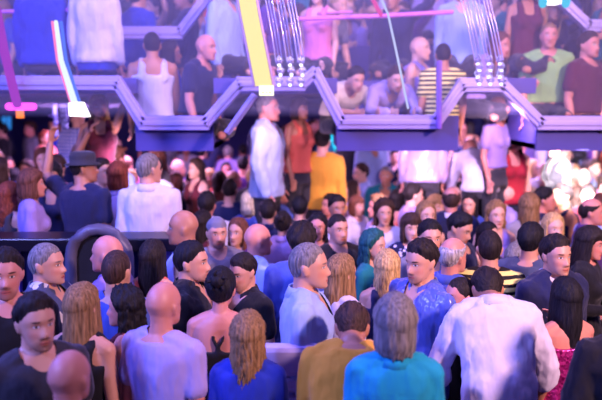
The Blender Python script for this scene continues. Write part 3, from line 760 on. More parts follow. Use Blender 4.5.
padchair(290, 343, 3.5, 'pale lavender padded high chair between the royal blue back and the white blouse')  # likely the ghost of a shirt, shaped as a padded chair
def added_stand(px, Y, w, d, h, label):  # added block holding up figures placed above the floor, hidden by the crowd
    mb = MB(); mb.box((0, 0, h/2), (w, d, h)); mb.box((0, 0, h-.02), (w+.06, d+.06, .04)); o = tag(link('added_stand', mb.mesh('added_stand', False), simple('added_stand_dark', '#2c2850', .5), bevel=.01), label, 'added_stand'); o.location = ((px-301)/FPX*Y, Y, 0); return h
# ------------------------------------------------------------------ the people one can make out, nearest first
#  px, py of the head, yaw, sex, hair, hair colour, top, colour, options
NEAR = [
 (36, 322, 42, 'm', 'short', 'dark', 'tee', 'charcoal', dict(pose='dd', tone='fair', stub=.5, lod=2, where='frowning')),
 (47, 264, 84, 'm', 'buzz', 'grey', 'jacket', 'denim', dict(tk='patch', pose='dd', tone='fair', stub=.2, lod=2, where='before the bar counter')),
 (6, 274, 20, 'm', 'short', 'dark', 'tee', 'black', dict(tone='rosy', stub=.4, where='behind the denim jacket')),
 (83, 307, 160, 'f', 'long', 'fair', 'tank', 'black', dict(pose='dd', lod=2, tone='fair', where='next to the charcoal T-shirt')),
 (124, 308, -95, 'f', 'curly', 'black', 'tank', 'maroon', dict(s=0.87, pose='dc', lod=2, tone='rosy', where='hand at her mouth')),
 (70, 378, 165, 'm', 'bald', 'dark', 'tee', 'black', dict(lod=2, tone='rosy', s=.86, where='in front of the charcoal T-shirt')),
 (164, 305, 155, 'm', 'bald', 'dark', 'tee', 'lavender', dict(s=0.92, lod=2, tone='rosy', pose='dd', where='near the bare shouldered woman')),
 (117, 271, 168, 'm', 'buzz', 'brown', 'tee', 'blue', dict(tone='fair', where='under the arched chair')),
 (107, 254, -100, 'm', 'bald', 'dark', 'shirt', 'lilac', dict(tone='rosy', where='half hidden by cropped brown hair')),
 (153, 258, 165, 'f', 'long', 'dark', 'tank', 'coral', dict(tone='fair', where='under the white platform shirt')),
 (192, 262, 82, 'm', 'slick', 'black', 'jacket', 'black', dict(tone='fair', stub=.4, lod=2, under='black', where='behind the shaved tan head')),
 (183, 228, -88, 'm', 'bald', 'dark', 'shirt', 'pale blue', dict(G=4.9, s=1.04, tone='tan', stub=.3, where='at the platform end')),
 (217, 233, 18, 'm', 'cap', 'dark', 'tee', 'grey', dict(tone='fair', stub=.6, where='bearded')),
 (243, 277, -42, 'm', 'slick', 'dark', 'polo', 'black', dict(G=4.35, s=0.93, tone='fair', stub=.3, hp=14, lod=2, where='above the strappy back')),
 (221, 296, 176, 'f', 'bun', 'black', 'strap', 'black', dict(s=0.96, G=3.75, tone='rosy', lod=2, where='bare back')),
 (258, 240, 118, 'm', 'bald', 'dark', 'shirt', 'light blue', dict(tone='rosy', where='above the pinned-up back')),
 (309, 266, 84, 'm', 'buzz', 'grey', 'shirt', 'light blue', dict(tone='fair', stub=.15, lod=2, where='sharpest in the middle of the crowd')),
 (342, 274, 128, 'f', 'long', 'fair', 'shirt', 'white', dict(tone='fair', lod=2, bot='navy', where='facing away from the grey haired man')),
 (387, 268, 178, 'f', 'wavy', 'blonde', 'tank', 'navy', dict(tone='fair', lod=2, where='before the blue satin shirt')),
 (421, 261, -52, 'm', 'short', 'dark', 'shirt', 'blue', dict(tk='satin', tone='fair', stub=.4, lod=2, hp=8, where='smiling down')),
 (453, 256, 128, 'm', 'fringe', 'silver', 'shirt', 'blue', dict(tone='rosy', lod=2, where='behind the blue satin shirt')),
 (460, 302, -75, 'm', 'buzz', 'dark', 'jacket', 'black', dict(s=0.9, G=3.95, tone='rosy', stub=.3, lod=2, under='black', where='beside the big white shirt')),
 (489, 264, 176, 'm', 'buzz', 'dark', 'tee', 'mustard', dict(s=1.0, G=4.5, tk='stripe', tone='fair', lod=2, where='above the big white shirt')),
 (556, 259, 20, 'm', 'short', 'dark', 'jacket', 'navy', dict(G=4.3, tone='fair', stub=.2, lod=2, under='white', where='smiling')),
 (531, 252, 142, 'm', 'short', 'black', 'long', 'denim', dict(G=4.75, tone='fair', where='beside the smiling man')),
 (565, 298, -165, 'f', 'long', 'black', 'gown', 'magenta', dict(tk='sequin', pose='dc', tone='rosy', lod=2, where='bare shoulders')),
 (590, 243, 55, 'f', 'bangs', 'dark', 'long', 'black', dict(tone='rosy', pose='bb', hp=8, lod=2, where='red hair band')),
 (592, 212, 70, 'm', 'fringe', 'dark', 'shirt', 'purple', dict(tone='rosy', where='large ear')),
 (632, 312, 175, 'm', 'short', 'black', 'jacket', 'black', dict(tone='fair', pose='bb', lod=2, where='beside the magenta dress')),
 (248, 336, 176, 'f', 'wavy', 'fair', 'long', 'royal', dict(tone='rosy', lod=2, s=.81, where='before the padded high chair')),
 (352, 322, 176, 'm', 'short', 'brown', 'long', 'mustard', dict(tone='tan', lod=2, lean=22, hp=40, G=3.35, where='head bowed, next to turquoise')),
 (395, 324, 178, 'f', 'bob', 'grey', 'shirt', 'turquoise', dict(tone='pale', lod=2, where='in front of the mustard jersey')),
 (553, 228, 10, 'f', 'long', 'blonde', 'tank', 'purple', dict(tone='pale', where='peering over dark hair')),
 (460, 228, 50, 'm', 'short', 'navy' if False else 'black', 'tee', 'navy', dict(tone='fair', hp=22, where='leaning over a silver fringe')),
 (488, 236, 40, 'f', 'long', 'black', 'tank', 'black', dict(tone='pale', where='above the striped T-shirt')),
 (496, 215, 5, 'f', 'wavy', 'fair', 'tank', 'lilac', dict(tone='pale', where='in the pale light')),
 (430, 238, 5, 'm', 'short', 'black', 'shirt', 'grey', dict(tone='fair', where='behind the smiling blue satin shirt')),
 (411, 228, 8, 'f', 'bob', 'brown', 'long', 'navy', dict(tk='floral', tone='pale', where='short cut')),
 (426, 215, 15, 'f', 'long', 'fair', 'tank', 'black', dict(tone='pale', where='between patterned navy and a shaved head')),
 (384, 213, 5, 'f', 'curly', 'brown', 'tee', 'white', dict(tone='fair', where='behind teal-lit hair')),
 (338, 229, 26, 'm', 'buzz', 'dark', 'tee', 'black', dict(tone='fair', stub=.2, where='behind the white blouse')),
 (318, 227, -10, 'f', 'long', 'black', 'tank', 'maroon', dict(tone='rosy', pose='dc', where='hand on her mouth')),
 (302, 243, 175, 'm', 'tuft', 'dark', 'shirt', 'blue', dict(tone='fair', where='over the sharp grey haired man')),
 (374, 246, 55, 'f', 'wavy', 'teal', 'tee', 'teal', dict(tone='pale', where='over the wavy blonde')),
 (283, 224, 170, 'f', 'bun', 'dark', 'shirt', 'lilac', dict(tone='fair', pose='dc', where='by the shaved head in light blue')),
 (238, 232, -25, 'f', 'long', 'chestnut', 'tank', 'purple', dict(tone='fair', where='beside the bearded man in a cap')),
 (516, 258, 150, 'f', 'wavy', 'grey', 'long', 'navy', dict(tone='rosy', s=.9, where='low behind the big white shirt')),
 (203, 224, 150, 'f', 'long', 'dark', 'tank', 'maroon', dict(tone='fair', where='between shaved head and cap')),
]
MID = [
 (207, 205, 178, 'm', 'short', 'dark', 'shirt', 'white', dict(where='between dark suits')),
 (230, 190, 172, 'm', 'buzz', 'dark', 'tee', 'navy', dict(where='before the blonde bob')),
 (250, 203, 165, 'f', 'bob', 'platinum', 'tee', 'blue', dict(where='below the pale blue jacket')),
 (258, 188, 85, 'm', 'short', 'brown', 'tee', 'navy', dict(where='under the pale blue man')),
 (275, 195, 178, 'm', 'short', 'black', 'jacket', 'blue', dict(where='near the pinned-up hair')),
 (290, 193, 165, 'f', 'bun', 'chestnut', 'tank', 'purple', dict(where='near the mustard sleeve')),
 (302, 182, 60, 'm', 'short', 'dark', 'tee', 'maroon', dict(where='near the mustard sleeve')),
 (226, 170, 20, 'f', 'long', 'dark', 'long', 'magenta', dict(where='chatting')),
 (243, 165, 178, 'm', 'short', 'black', 'tee', 'purple', dict(where='below the pale shirt hem')),
 (194, 181, 160, 'm', 'short', 'black', 'tee', 'navy', dict(where='behind the white platform shirt')),
 (176, 181, 10, 'f', 'long', 'chestnut', 'tank', 'blue', dict(where='peeking past the white platform shirt')),
 (166, 176, 178, 'f', 'curly', 'brown', 'tee', 'purple', dict(where='beside the white platform shirt')),
 (340, 163, 15, 'm', 'buzz', 'grey', 'tee', 'purple', dict(where='below the dark coats')),
 (353, 190, 100, 'f', 'long', 'brown', 'tee', 'lavender', dict(where='beside the spectacled man')),
 (320, 178, -60, 'm', 'short', 'black', 'shirt', 'blue', dict(where='under the mustard sleeve')),
 (341, 193, 40, 'm', 'fringe', 'grey', 'tee', 'lilac', dict(where='beside the light blue shirt')),
 (361, 173, -70, 'm', 'short', 'brown', 'shirt', 'light blue', dict(extra='glasses', where='wearing glasses')),
 (386, 176, -12, 'm', 'buzz', 'grey', 'jacket', 'teal', dict(under='teal', where='upright in the crowd')),
 (357, 206, 40, 'f', 'bob', 'chestnut', 'tee', 'white', dict(where='beside the teal jacket')),
 (395, 157, 5, 'm', 'short', 'dark', 'jacket', 'navy', dict(under='navy', where='below the second pod')),
 (353, 160, 20, 'm', 'bald', 'dark', 'tee', 'pink', dict(where='below the dark coats')),
 (405, 172, -15, 'f', 'long', 'brown', 'tank', 'white', dict(where='near the teal jacket')),
 (414, 195, 105, 'm', 'short', 'dark', 'tee', 'lilac', dict(where='near the second pod')),
 (436, 207, 30, 'f', 'bob', 'fair', 'tee', 'purple', dict(where='by the shaved head in a dark jacket')),
 (451, 200, 172, 'm', 'fringe', 'brown', 'jacket', 'navy', dict(under='white', where='mid crowd')),
 (462, 193, -85, 'm', 'short', 'dark', 'jacket', 'navy', dict(extra='glasses', where='wearing dark glasses')),
 (480, 190, -5, 'm', 'buzz', 'brown', 'tee', 'charcoal', dict(where='tall in the pale light')),
 (438, 168, 25, 'm', 'bald', 'dark', 'shirt', 'navy', dict(tone='pale', where='in the white light')),
 (447, 163, -15, 'm', 'buzz', 'fair', 'tee', 'pink', dict(tone='pale', where='in the white light')),
 (457, 169, 35, 'f', 'long', 'brown', 'tank', 'navy', dict(tone='pale', where='in the white light')),
 (478, 172, -10, 'f', 'bob', 'platinum', 'tee', 'white', dict(tone='pale', where='in the white light')),
 (508, 171, 20, 'f', 'long', 'platinum', 'tank', 'white', dict(tone='pale', where='under the cyan lamp')),
 (520, 175, -30, 'm', 'bald', 'dark', 'tee', 'cream', dict(tone='pale', where='under the cyan lamp')),
 (533, 168, 40, 'f', 'long', 'blonde', 'tee', 'white', dict(tone='pale', where='in the brightest light')),
 (544, 171, -15, 'm', 'bald', 'dark', 'shirt', 'white', dict(tone='pale', where='in the brightest light')),
 (554, 168, 15, 'f', 'bob', 'platinum', 'tank', 'pink', dict(tone='pale', where='in the brightest light')),
 (561, 178, -40, 'm', 'buzz', 'fair', 'tee', 'white', dict(tone='pale', where='in the brightest light')),
 (574, 173, 20, 'f', 'long', 'fair', 'tank', 'cream', dict(tone='pale', where='in the brightest light')),
 (584, 178, -20, 'm', 'bald', 'dark', 'tee', 'pink', dict(tone='pale', where='in the brightest light')),
 (594, 168, 30, 'm', 'short', 'brown', 'shirt', 'pale blue', dict(tone='pale', where='in the brightest light')),
 (507, 195, 100, 'm', 'bald', 'dark', 'tee', 'lavender', dict(tone='pale', where='beside the pink sequins')),
 (519, 186, 178, 'f', 'long', 'reddish', 'dress', 'pink', dict(tk='sequin', where='mid crowd')),
 (529, 207, 170, 'f', 'wavy', 'fair', 'tee', 'silver grey', dict(where='beside the pink sequins')),
 (545, 200, 75, 'm', 'short', 'black', 'tee', 'navy', dict(where='nose to nose with another man')),
 (562, 196, -80, 'm', 'short', 'dark', 'tank', 'navy', dict(where='nose to nose with another man')),
 (577, 198, 170, 'f', 'curly', 'brown', 'tee', 'purple', dict(where='below the bright row')),
 (588, 196, -30, 'm', 'short', 'dark', 'tee', 'maroon', dict(where='below the bright row')),
 (470, 205, -30, 'f', 'long', 'black', 'tee', 'blue', dict(where='mid crowd')),
 (330, 205, -60, 'm', 'short', 'dark', 'tee', 'pink', dict(where='arm round a friend', pose='hd')),
 (397, 200, 150, 'f', 'bob', 'dark', 'tank', 'coral', dict(where='by the curly hair')),
 (268, 212, 178, 'm', 'short', 'dark', 'shirt', 'navy', dict(where='behind the shaved head')),
 (300, 208, 175, 'm', 'short', 'black', 'tee', 'charcoal', dict(where='behind the hand on mouth')),
 (420, 171, 80, 'm', 'short', 'brown', 'tee', 'purple', dict(where='below the lavender satin')),
 # far, in the dim middle distance
 (28, 154, 18, 'f', 'wavy', 'fair', 'tee', 'black', dict(tone='pale', where='beside a dark haired friend')),
 (41, 153, -18, 'f', 'long', 'black', 'tee', 'black', dict(tone='pale', where='beside a fair haired friend')),
 (53, 150, -5, 'f', 'bob', 'chestnut', 'tank', 'pink', dict(where='over the dim tables')),
 (77, 147, -10, 'm', 'short', 'dark', 'tee', 'purple', dict(where='above the brimmed hat')),
 (46, 138, 60, 'f', 'pony', 'reddish', 'tee', 'coral', dict(L=RISER, where='near the banners')),
 (78, 119, 176, 'm', 'bald', 'dark', 'shirt', 'blue', dict(tk='check', where='under the bright trail end', D=8.6)),
 (95, 142, 178, 'm', 'fringe', 'silver', 'jacket', 'silver grey', dict(where='near the checked shirt', D=9.2)),  # faint ghost figure built as a solid man on an added stand
 (120, 154, 176, 'm', 'short', 'black', 'tee', 'navy', dict(where='near the white platform shirt')),
 (8, 165, 30, 'm', 'short', 'dark', 'tee', 'navy', dict(where='by the blonde in black')),
 (152, 149, 150, 'f', 'bob', 'black', 'tee', 'blue', dict(where='under the cyan neon')),
 (163, 152, 10, 'm', 'short', 'brown', 'tee', 'beige', dict(where='under the cyan neon')),
 (176, 149, 170, 'f', 'long', 'reddish', 'tee', 'lilac', dict(where='under the cyan neon')),
 (186, 149, 8, 'm', 'short', 'black', 'shirt', 'silver grey', dict(where='under the cyan neon')),
 (203, 153, 150, 'm', 'short', 'black', 'jacket', 'navy', dict(pose='du', under='navy', where='one arm raised high')),
 (215, 150, -20, 'm', 'short', 'chestnut', 'tee', 'maroon', dict(where='near the raised arm')),
 (228, 153, 178, 'm', 'short', 'grey', 'shirt', 'lilac', dict(where='near the raised arm')),
 (243, 151, 176, 'm', 'short', 'black', 'shirt', 'blue', dict(where='behind the pale blue man')),
 (353, 136, 170, 'm', 'short', 'black', 'jacket', 'charcoal', dict(L=RISER, where='before the lilac panel', under='charcoal')),
 (363, 134, 178, 'm', 'buzz', 'dark', 'jacket', 'khaki', dict(L=RISER, where='before the lilac panel', under='khaki')),
 (372, 139, 25, 'm', 'short', 'brown', 'shirt', 'light blue', dict(L=RISER, where='before the lilac panel')),
]
# on the raised platform at the bar counter (level, distance in metres)
PLAT = [
 (149, 169, 176, 'm', 'buzz', 'grey', 'shirt', 'white', 5.6, dict(tone='fair', hy=-38, pose='dd', lod=2, bot='teal', where='standing on the platform')),
 (118, 176, 174, 'f', 'bob', 'reddish', 'shirt', 'lavender', 6.15, dict(tone='fair', pose='kd', where='standing on the platform')),
 (84, 168, 160, 'm', 'hat', 'dark', 'tee', 'navy', 5.8, dict(tone='tan', hy=-50, stub=.3, lod=2, pose='vd', where='one forearm raised')),
 (32, 184, 112, 'f', 'bob', 'chestnut', 'tee', 'lilac', 5.75, dict(tone='rosy', where='at the bar counter')),
 (56, 168, 70, 'f', 'bob', 'brown', 'tank', 'pink', 6.9, dict(tone='fair', hp=20, pose='bb', where='looking down')),
 (10, 196, 150, 'f', 'wavy', 'reddish', 'tank', 'charcoal', 5.85, dict(tone='fair', where='at the end of the bar counter')),
 (102, 172, 60, 'm', 'short', 'dark', 'tee', 'navy', 6.4, dict(tone='fair', where='between hat and bob')),
]
# ghost doubles and dancers raised on added stands (px, py of the head, distance)
ON_STANDS = [
 (268, 108, 76, 'm', 'buzz', 'grey', 'jacket', 'pale blue', 7.1, dict(s=1.12, tone='rosy', stub=.15, lod=2, under='light blue', where='double-exposure ghost on added stand')),  # double-exposure ghost of the light blue shirt man, built as a solid figure
 (323, 141, 165, 'm', 'short', 'dark', 'long', 'mustard', 7.6, dict(tone='fair', pose='dd', lod=1, where='on a podium')),  # ghost image of the nearer mustard jersey, made into a whole man
 (424, 112, 170, 'm', 'bald', 'dark', 'shirt', 'lavender', 7.65, dict(tone='rosy', tk='satin', where='on a podium')),  # ghost of the blue satin shirt below, given a body of its own
 (470, 150, 178, 'm', 'bald', 'dark', 'shirt', 'white', 7.9, dict(tone='rosy', lean=62, where='double-exposure ghost bent forward on added stand')),  # second image of the big white shirt, built as another man
 (514, 140, 5, 'f', 'bangs', 'black', 'tank', 'red', 7.4, dict(tone='rosy', where='on added stand in the gloom')),
 (99, 107, 20, 'f', 'wavy', 'blonde', 'tank', 'maroon', 6.9, dict(tone='tan', pose='uc', where='arm raised below the gallery')),
 (498, 109, 40, 'f', 'long', 'chestnut', 'tee', 'lilac', 7.3, dict(tone='rosy', where='on added stand below the chandelier')),
 (300, 109, 50, 'f', 'bob', 'brown', 'tank', 'coral', 7.5, dict(tone='tan', where='on added stand below the chandelier')),
 (558, 146, -80, 'f', 'curly', 'brown', 'tank', 'black', 7.6, dict(tone='rosy', where='above the bright row')),
]
def spec(row, kw):
    px, py, yaw, sex, hair, hc, top, tc = row[:8]
    kw = dict(kw); kw.setdefault('tone', random.choice(('pale', 'fair', 'fair', 'rosy', 'tan')))
    return dict(sex=sex, hair=hair, hc=hc, top=top, tc=tc, yaw=yaw, **kw)
FLOOR = []     # [head px, head py, base scale, spec, level]
for row in NEAR+MID:
    kw = dict(row[8]); D = kw.pop('D', None); kw.setdefault('lod', 1); FLOOR.append([row, kw, D])
def solve(px, py, s, z0, hz, lo=0):
    z = z0+hz*s; d = ray(px, py)
    t = (z-CAMZ)/d.z
    return Vector((d.x*t, d.y*t, 0)) if t > 0 else None
ents = []
for row, kw, D in FLOOR:
    sx = row[3]; hz = HZ; base = kw.get('s') or (1.0 if sx == 'm' else .955)
    ents.append([row[0], row[1], base, base, D, kw.pop('L', 0), kw.pop('G', None), row[3] == 'm' and base > 1.1 or base > 1.08])
ents.append([502, 320, 1.1, 1.1, None, 0, 3.7, True])
def pos(e):
    if e[4]: p = at(e[0], e[1], e[4]); return Vector((p.x, p.y, 0))
    if e[6]: return Vector(((e[0]-301)/FPX*e[6], e[6], 0))
    return solve(e[0], e[1], e[2], e[5], HZ)
for it in range(160):                         # people keep a little room: taller stand nearer, shorter farther
    P = [pos(e) for e in ents]
    for i in range(len(ents)):
        for j in range(i):
            d = (P[i]-P[j]).length
            if d < .44:
                a, b = (i, j) if P[i].length > P[j].length else (j, i)
                
                for k, w in ((a, -.004), (b, .004)):
                    if not ents[k][7] and not ents[k][6]: ents[k][2] = min(ents[k][3]*1.11, max(ents[k][3]*.89, ents[k][2]+w))
taken = []
for (row, kw, D), e in zip(FLOOR, ents):
    kw['s'] = e[2]
    P = person(**spec(row, kw))
    if D: put_px(P, row[0], row[1], 0, D); added_stand(row[0], P[0].location.y, .6, .6, P[0].location.z, 'low dark podium under the '+row[7]+' '+TOPP[row[6]].format('').strip()+' beside the bright trail end' if row[7] == 'blue' else 'low dark podium under the silver grey jacket')
    elif e[6]: put_row(P, row[0], e[6], 0)
    else: put_px(P, row[0], row[1], e[5])
    taken.append(P[0].location.copy())
for row in PLAT:
    kw = dict(row[9]); kw.setdefault('lod', 1); P = person(**spec(row, kw), group='guests on the raised platform')
    b, hd = P; s0 = b.scale[0]; p = at(row[0], row[1], row[8]); s = (p.z-.35)/hd.z; s = min(1.1, max(.86, s)); b.scale = (s,)*3; put_px(P, row[0], row[1], .35); taken.append(b.location.copy())
for row in ON_STANDS:
    kw = dict(row[9]); kw.setdefault('lod', 1); P = person(**spec(row, kw), group='ghosts and dancers on added stands'); b = put_px(P, row[0], row[1], 0, row[8]); taken.append(b.location.copy())
    added_stand(row[0], b.location.y, .62, .62, b.location.z, 'dark added stand carrying the %s in %s' % ('man' if row[3] == 'm' else 'woman', TOPP[row[6]].format(row[7])))
    o = bpy.data.objects[-1] if False else None
# the bent man in the big white shirt, his back to us
P = person('m', 'short', 'dark', 'roll', 'white', 176, 'oo', lean=26, hp=45, tone='tan', lod=2, s=1.04, bot='navy', where='bending over in front'); b = P[0]
p = at(502, 320, 3.5); b.location = (p.x, p.y, 0); taken.append(b.location.copy())

# ------------------------------------------------------------------ filler crowd: everyone different
labels = set(o['label'] for o in PEOPLE)
FH = {'m': ['short', 'buzz', 'bald', 'short', 'fringe', 'short', 'tuft'], 'f': ['long', 'wavy', 'bob', 'bun', 'curly', 'pony', 'bangs']}
FC = ['black', 'dark', 'brown', 'chestnut', 'blonde', 'fair', 'black', 'dark']
FT = {'m': ['tee', 'shirt', 'tee', 'jacket', 'long'], 'f': ['tank', 'tee', 'long', 'tank']}
FCOL = ['black', 'navy', 'charcoal', 'purple', 'blue', 'white', 'lavender', 'lilac', 'grey', 'pink', 'maroon', 'teal', 'royal', 'light blue', 'silver grey', 'coral', 'denim', 'black', 'navy']
rnd = random.Random(11)
def filler(where, group, yaws=None, poses=('dd', 'bd', 'dd', 'dd'), lod=0, bright=False, **kw):
    for tr in range(200):
        sex = rnd.choice('mf'); hair = rnd.choice(FH[sex]); hc = rnd.choice(FC); top = rnd.choice(FT[sex]); tc = rnd.choice(FCOL)
        if hair == 'bald': hc = 'dark'
        yaw = rnd.choice(yaws or (0, 15, -20, 40, -45, 90, -80, 150, 178, -170, 170, 175)); lb = phrase(sex, hair, hc, top, tc, 'plain', yaw, where)
        if lb in labels: continue
        labels.add(lb); return person(sex, hair, hc, top, tc, yaw, rnd.choice(poses), lod=lod, tone=rnd.choice(('pale', 'fair', 'rosy', 'tan')), where=where, group=group, s=(1 if sex == 'm' else .95)*rnd.uniform(.95, 1.04), **kw)
def free(p, r): return all((Vector((p.x, p.y))-Vector((q.x, q.y))).length > r for q in taken)
def zone(px):
    for lim, w in ((60, 'near the banners'), (135, 'beyond the platform'), (235, 'under the first pod'), (320, 'beyond the pale jacket'), (440, 'under the second pod'), (520, 'beyond the bent back')):
        if px < lim: return w
    return 'beyond the bright row'
n_f = 0
for D, z0, step in ((4.3, 0, 24), (5.0, 0, 24), (5.7, 0, 22), (6.4, 0, 12), (7.1, 0, 12), (7.8, 0, 12), (8.5, 0, 11), (9.2, 0, 11), (10.0, 0, 11), (10.9, 0, 11), (12.8, RISER, 13), (13.8, RISER, 15)):
    px = -8+rnd.uniform(0, 10)
    while px < 612:
        x = (px-301)/FPX*D; p = Vector((x, D+rnd.uniform(-.15, .15), 0))
        lv = .35 if (-5.0 < p.x < -.5 and 5.5 < p.y < 8.0) else z0
        edge = (-5.1 < p.x < -.4 and (5.1 < p.y < 5.6 or 7.9 < p.y < 8.2)) or (z0 == 0 and p.y > 12.1)
        if free(p, .42 if D < 7.5 else .38) and not edge and n_f < 100 and not (D < 5.8 and px < 240):
            if D < 8.5 or z0 == 0 or True:
                P = filler(zone(px)+('' if D > 9 else ', mid crowd') if D < 12 else zone(px)+', far back', 'guests in the far crowd' if D > 9 else 'guests on the dance floor', lod=0 if D > 7.5 else 1)
                b = put_row(P, px, p.y, lv); taken.append(b.location.copy()); n_f += 1
        if px > 600: print('ROW', D, n_f)
        px += step*rnd.uniform(.85, 1.25)
print('FILLERS', n_f)

# ------------------------------------------------------------------ the gallery
G = 'guests in the gallery'
GAL = [  # px, depth, level, yaw, sex, hair, hc, top, colour, opts
 (94, 6.85, 2.80, 176, 'm', 'short', 'dark', 'shirt', 'white', dict(sit=1, tone='rosy', bot='royal', where='sitting above the honeycomb rail', lod=2)),
 (40, 6.95, 2.80, 178, 'm', 'short', 'black', 'jacket', 'royal', dict(sit=1, where='sitting on the dim balcony')),
 (152, 6.75, 2.2, -165, 'm', 'buzz', 'dark', 'tank', 'white', dict(sit=1, tone='tan', where='in the first pod')),
 (171, 7.2, 2.2, 100, 'f', 'long', 'dark', 'long', 'royal', dict(sit=1, pose='cc', tone='tan', where='in the first pod')),
 (206, 6.75, 2.2, 66, 'm', 'bald', 'dark', 'tee', 'navy', dict(sit=1, lean=12, tone='rosy', where='at the edge of the first pod', lod=2)),  # probably the ghost of a shaved head on the floor, built solid
 (106, 8.1, 2.80, 60, 'f', 'long', 'fair', 'tank', 'beige', dict(sit=1, tone='tan', where='behind the upper railing')),
 (184, 8.0, 2.80, -70, 'm', 'short', 'black', 'shirt', 'navy', dict(sit=1, tone='tan', where='behind the upper railing')),
 (138, 7.95, 2.80, 150, 'm', 'short', 'dark', 'shirt', 'royal', dict(sit=1, where='behind the upper railing')),
 (226, 7.2, 2.80, 60, 'm', 'fringe', 'blonde', 'shirt', 'light blue', dict(sit=1, where='beside the yellow light trail')),
 (272, 7.3, 2.80, 70, 'f', 'long', 'brown', 'tee', 'purple', dict(sit=1, tone='rosy', where='beside the yellow light trail')),
 (318, 7.3, 2.80, -20, 'f', 'long', 'dark', 'tank', 'pink', dict(sit=1, tone='pale', where='next to the nine drop chandelier')),
 (356, 6.75, 2.2, 22, 'm', 'short', 'dark', 'tee', 'cream', dict(sit=1, lean=52, s=.93, pose='rr', where='in the second pod')),
 (396, 6.75, 2.2, 10, 'm', 'short', 'brown', 'shirt', 'lavender', dict(sit=1, lean=52, s=.93, pose='rr', tone='pale', where='in the second pod')),
 (420, 7.2, 2.2, 60, 'm', 'bald', 'dark', 'tank', 'lilac', dict(sit=1, tone='pale', where='in the second pod')),
 (443, 6.75, 2.2, 178, 'm', 'buzz', 'dark', 'tee', 'mustard', dict(sit=1, s=.9, tk='stripe', tone='tan', where='double-exposure ghost beside post')),  # repeat image of the striped T-shirt on the floor, built as a sitter
 (500, 7.0, 2.36, 40, 'f', 'long', 'chestnut', 'tee', 'lilac', dict(sit=1, lean=30, pose='rr', tone='rosy', where='below the second chandelier')),
 (462, 7.3, 2.80, -10, 'm', 'bald', 'dark', 'shirt', 'light blue', dict(sit=1, tone='pale', where='before the long strand chandelier')),
 (528, 7.1, 2.82, 0, 'f', 'bangs', 'black', 'tank', 'maroon', dict(sit=1, tone='tan', extra='headband', where='white hair band')),
 (549, 6.9, 2.30, -10, 'm', 'buzz', 'fair', 'tee', 'lime', dict(sit=1, tone='rosy', where='in the third pod')),
 (589, 6.75, 2.2, 30, 'm', 'short', 'brown', 'tee', 'maroon', dict(sit=1, tone='rosy', where='in the third pod')),
 (572, 7.15, 2.2, 160, 'f', 'long', 'black', 'tank', 'purple', dict(sit=1, where='in the third pod')),
]
for px, Y, z0, yaw, sex, hair, hc, top, tc, kw in GAL:
    kw = dict(kw); kw.setdefault('lod', 1); kw.setdefault('tone', 'fair'); P = person(sex=sex, hair=hair, hc=hc, top=top, tc=tc, yaw=yaw, group=G, **kw); b = P[0]
    off = -.725*b.scale[0]
    put_row(P, px, Y, z0+off)
labels |= set(o['label'] for o in PEOPLE)
def gfill(px, Y, z0, lean, where):
    P = filler(where, G, yaws=(0, 20, -25, 45, -50, 70, -70, 10, 150), poses=('bd', 'rr', 'dd', 'cb', 'vd'), lod=0, sit=1, lean=lean); put_row(P, px, Y, z0-.725*P[0].scale[0])
gx = [o.location.copy() for o in PEOPLE[-20:]]
def cell(px): return 138 < px < 213 or 338 < px < 456 or px > 536
for Y, step, where in ((6.7, 22, 'at the honeycomb rail'), (7.2, 22, 'behind the rail sitters')):
    px = 142
    while px < 606:
        x = (px-301)/FPX*Y; pod_ = cell(px)
        if (pod_ or Y > 7) and all((Vector((x, Y+.2))-Vector((q.x, q.y))).length > .47 for q in gx):
            z = 'first pod' if px < 235 else 'mid gallery' if px < 338 else 'second pod' if px < 460 else 'third pod'
            P = filler(where+', '+z, G, yaws=(0, 20, -25, 45, -50, 70, 10), poses=('rr', 'bb', 'dd'), lod=0, sit=1, lean=50 if Y < 7 else rnd.choice((10, 30))); put_row(P, px, Y, (2.2 if Y < 7 else 2.42 if pod_ else 2.8)-.725*P[0].scale[0]); gx.append(Vector((x, Y, 0)))
        px += step*rnd.uniform(.8, 1.2)
for Y, z0, step, where in ((7.75, 2.80, 25, 'front gallery row'), (8.55, 2.80, 22, 'second gallery row'), (9.15, 3.24, 20, 'gallery step row'), (10.15, 3.76, 19, 'top gallery row')):
    px = rnd.uniform(-5, 8)
    while px < 612:
        x = (px-301)/FPX*Y
        if all((Vector((x, Y))-Vector((q.x, q.y))).length > .5 for q in gx) and not (Y < 8 and px < 75):
            z = 'past the banners' if px < 110 else 'over first pod' if px < 235 else 'by the chandelier' if px < 330 else 'over second pod' if px < 450 else 'over third pod'
            gfill(px, Y+rnd.uniform(-.1, .1), z0, rnd.choice((0, 15, 30)), where+' '+z); gx.append(Vector((x, Y, 0)))
        px += step*rnd.uniform(.9, 1.3)
for o in bpy.data.objects:
    if o.parent is None and len(o.get('label', '').replace(',', '').split()) > 16: print('LONG', o['label'])
print('PEOPLE', len(PEOPLE), 'MESHES', len(_cache))
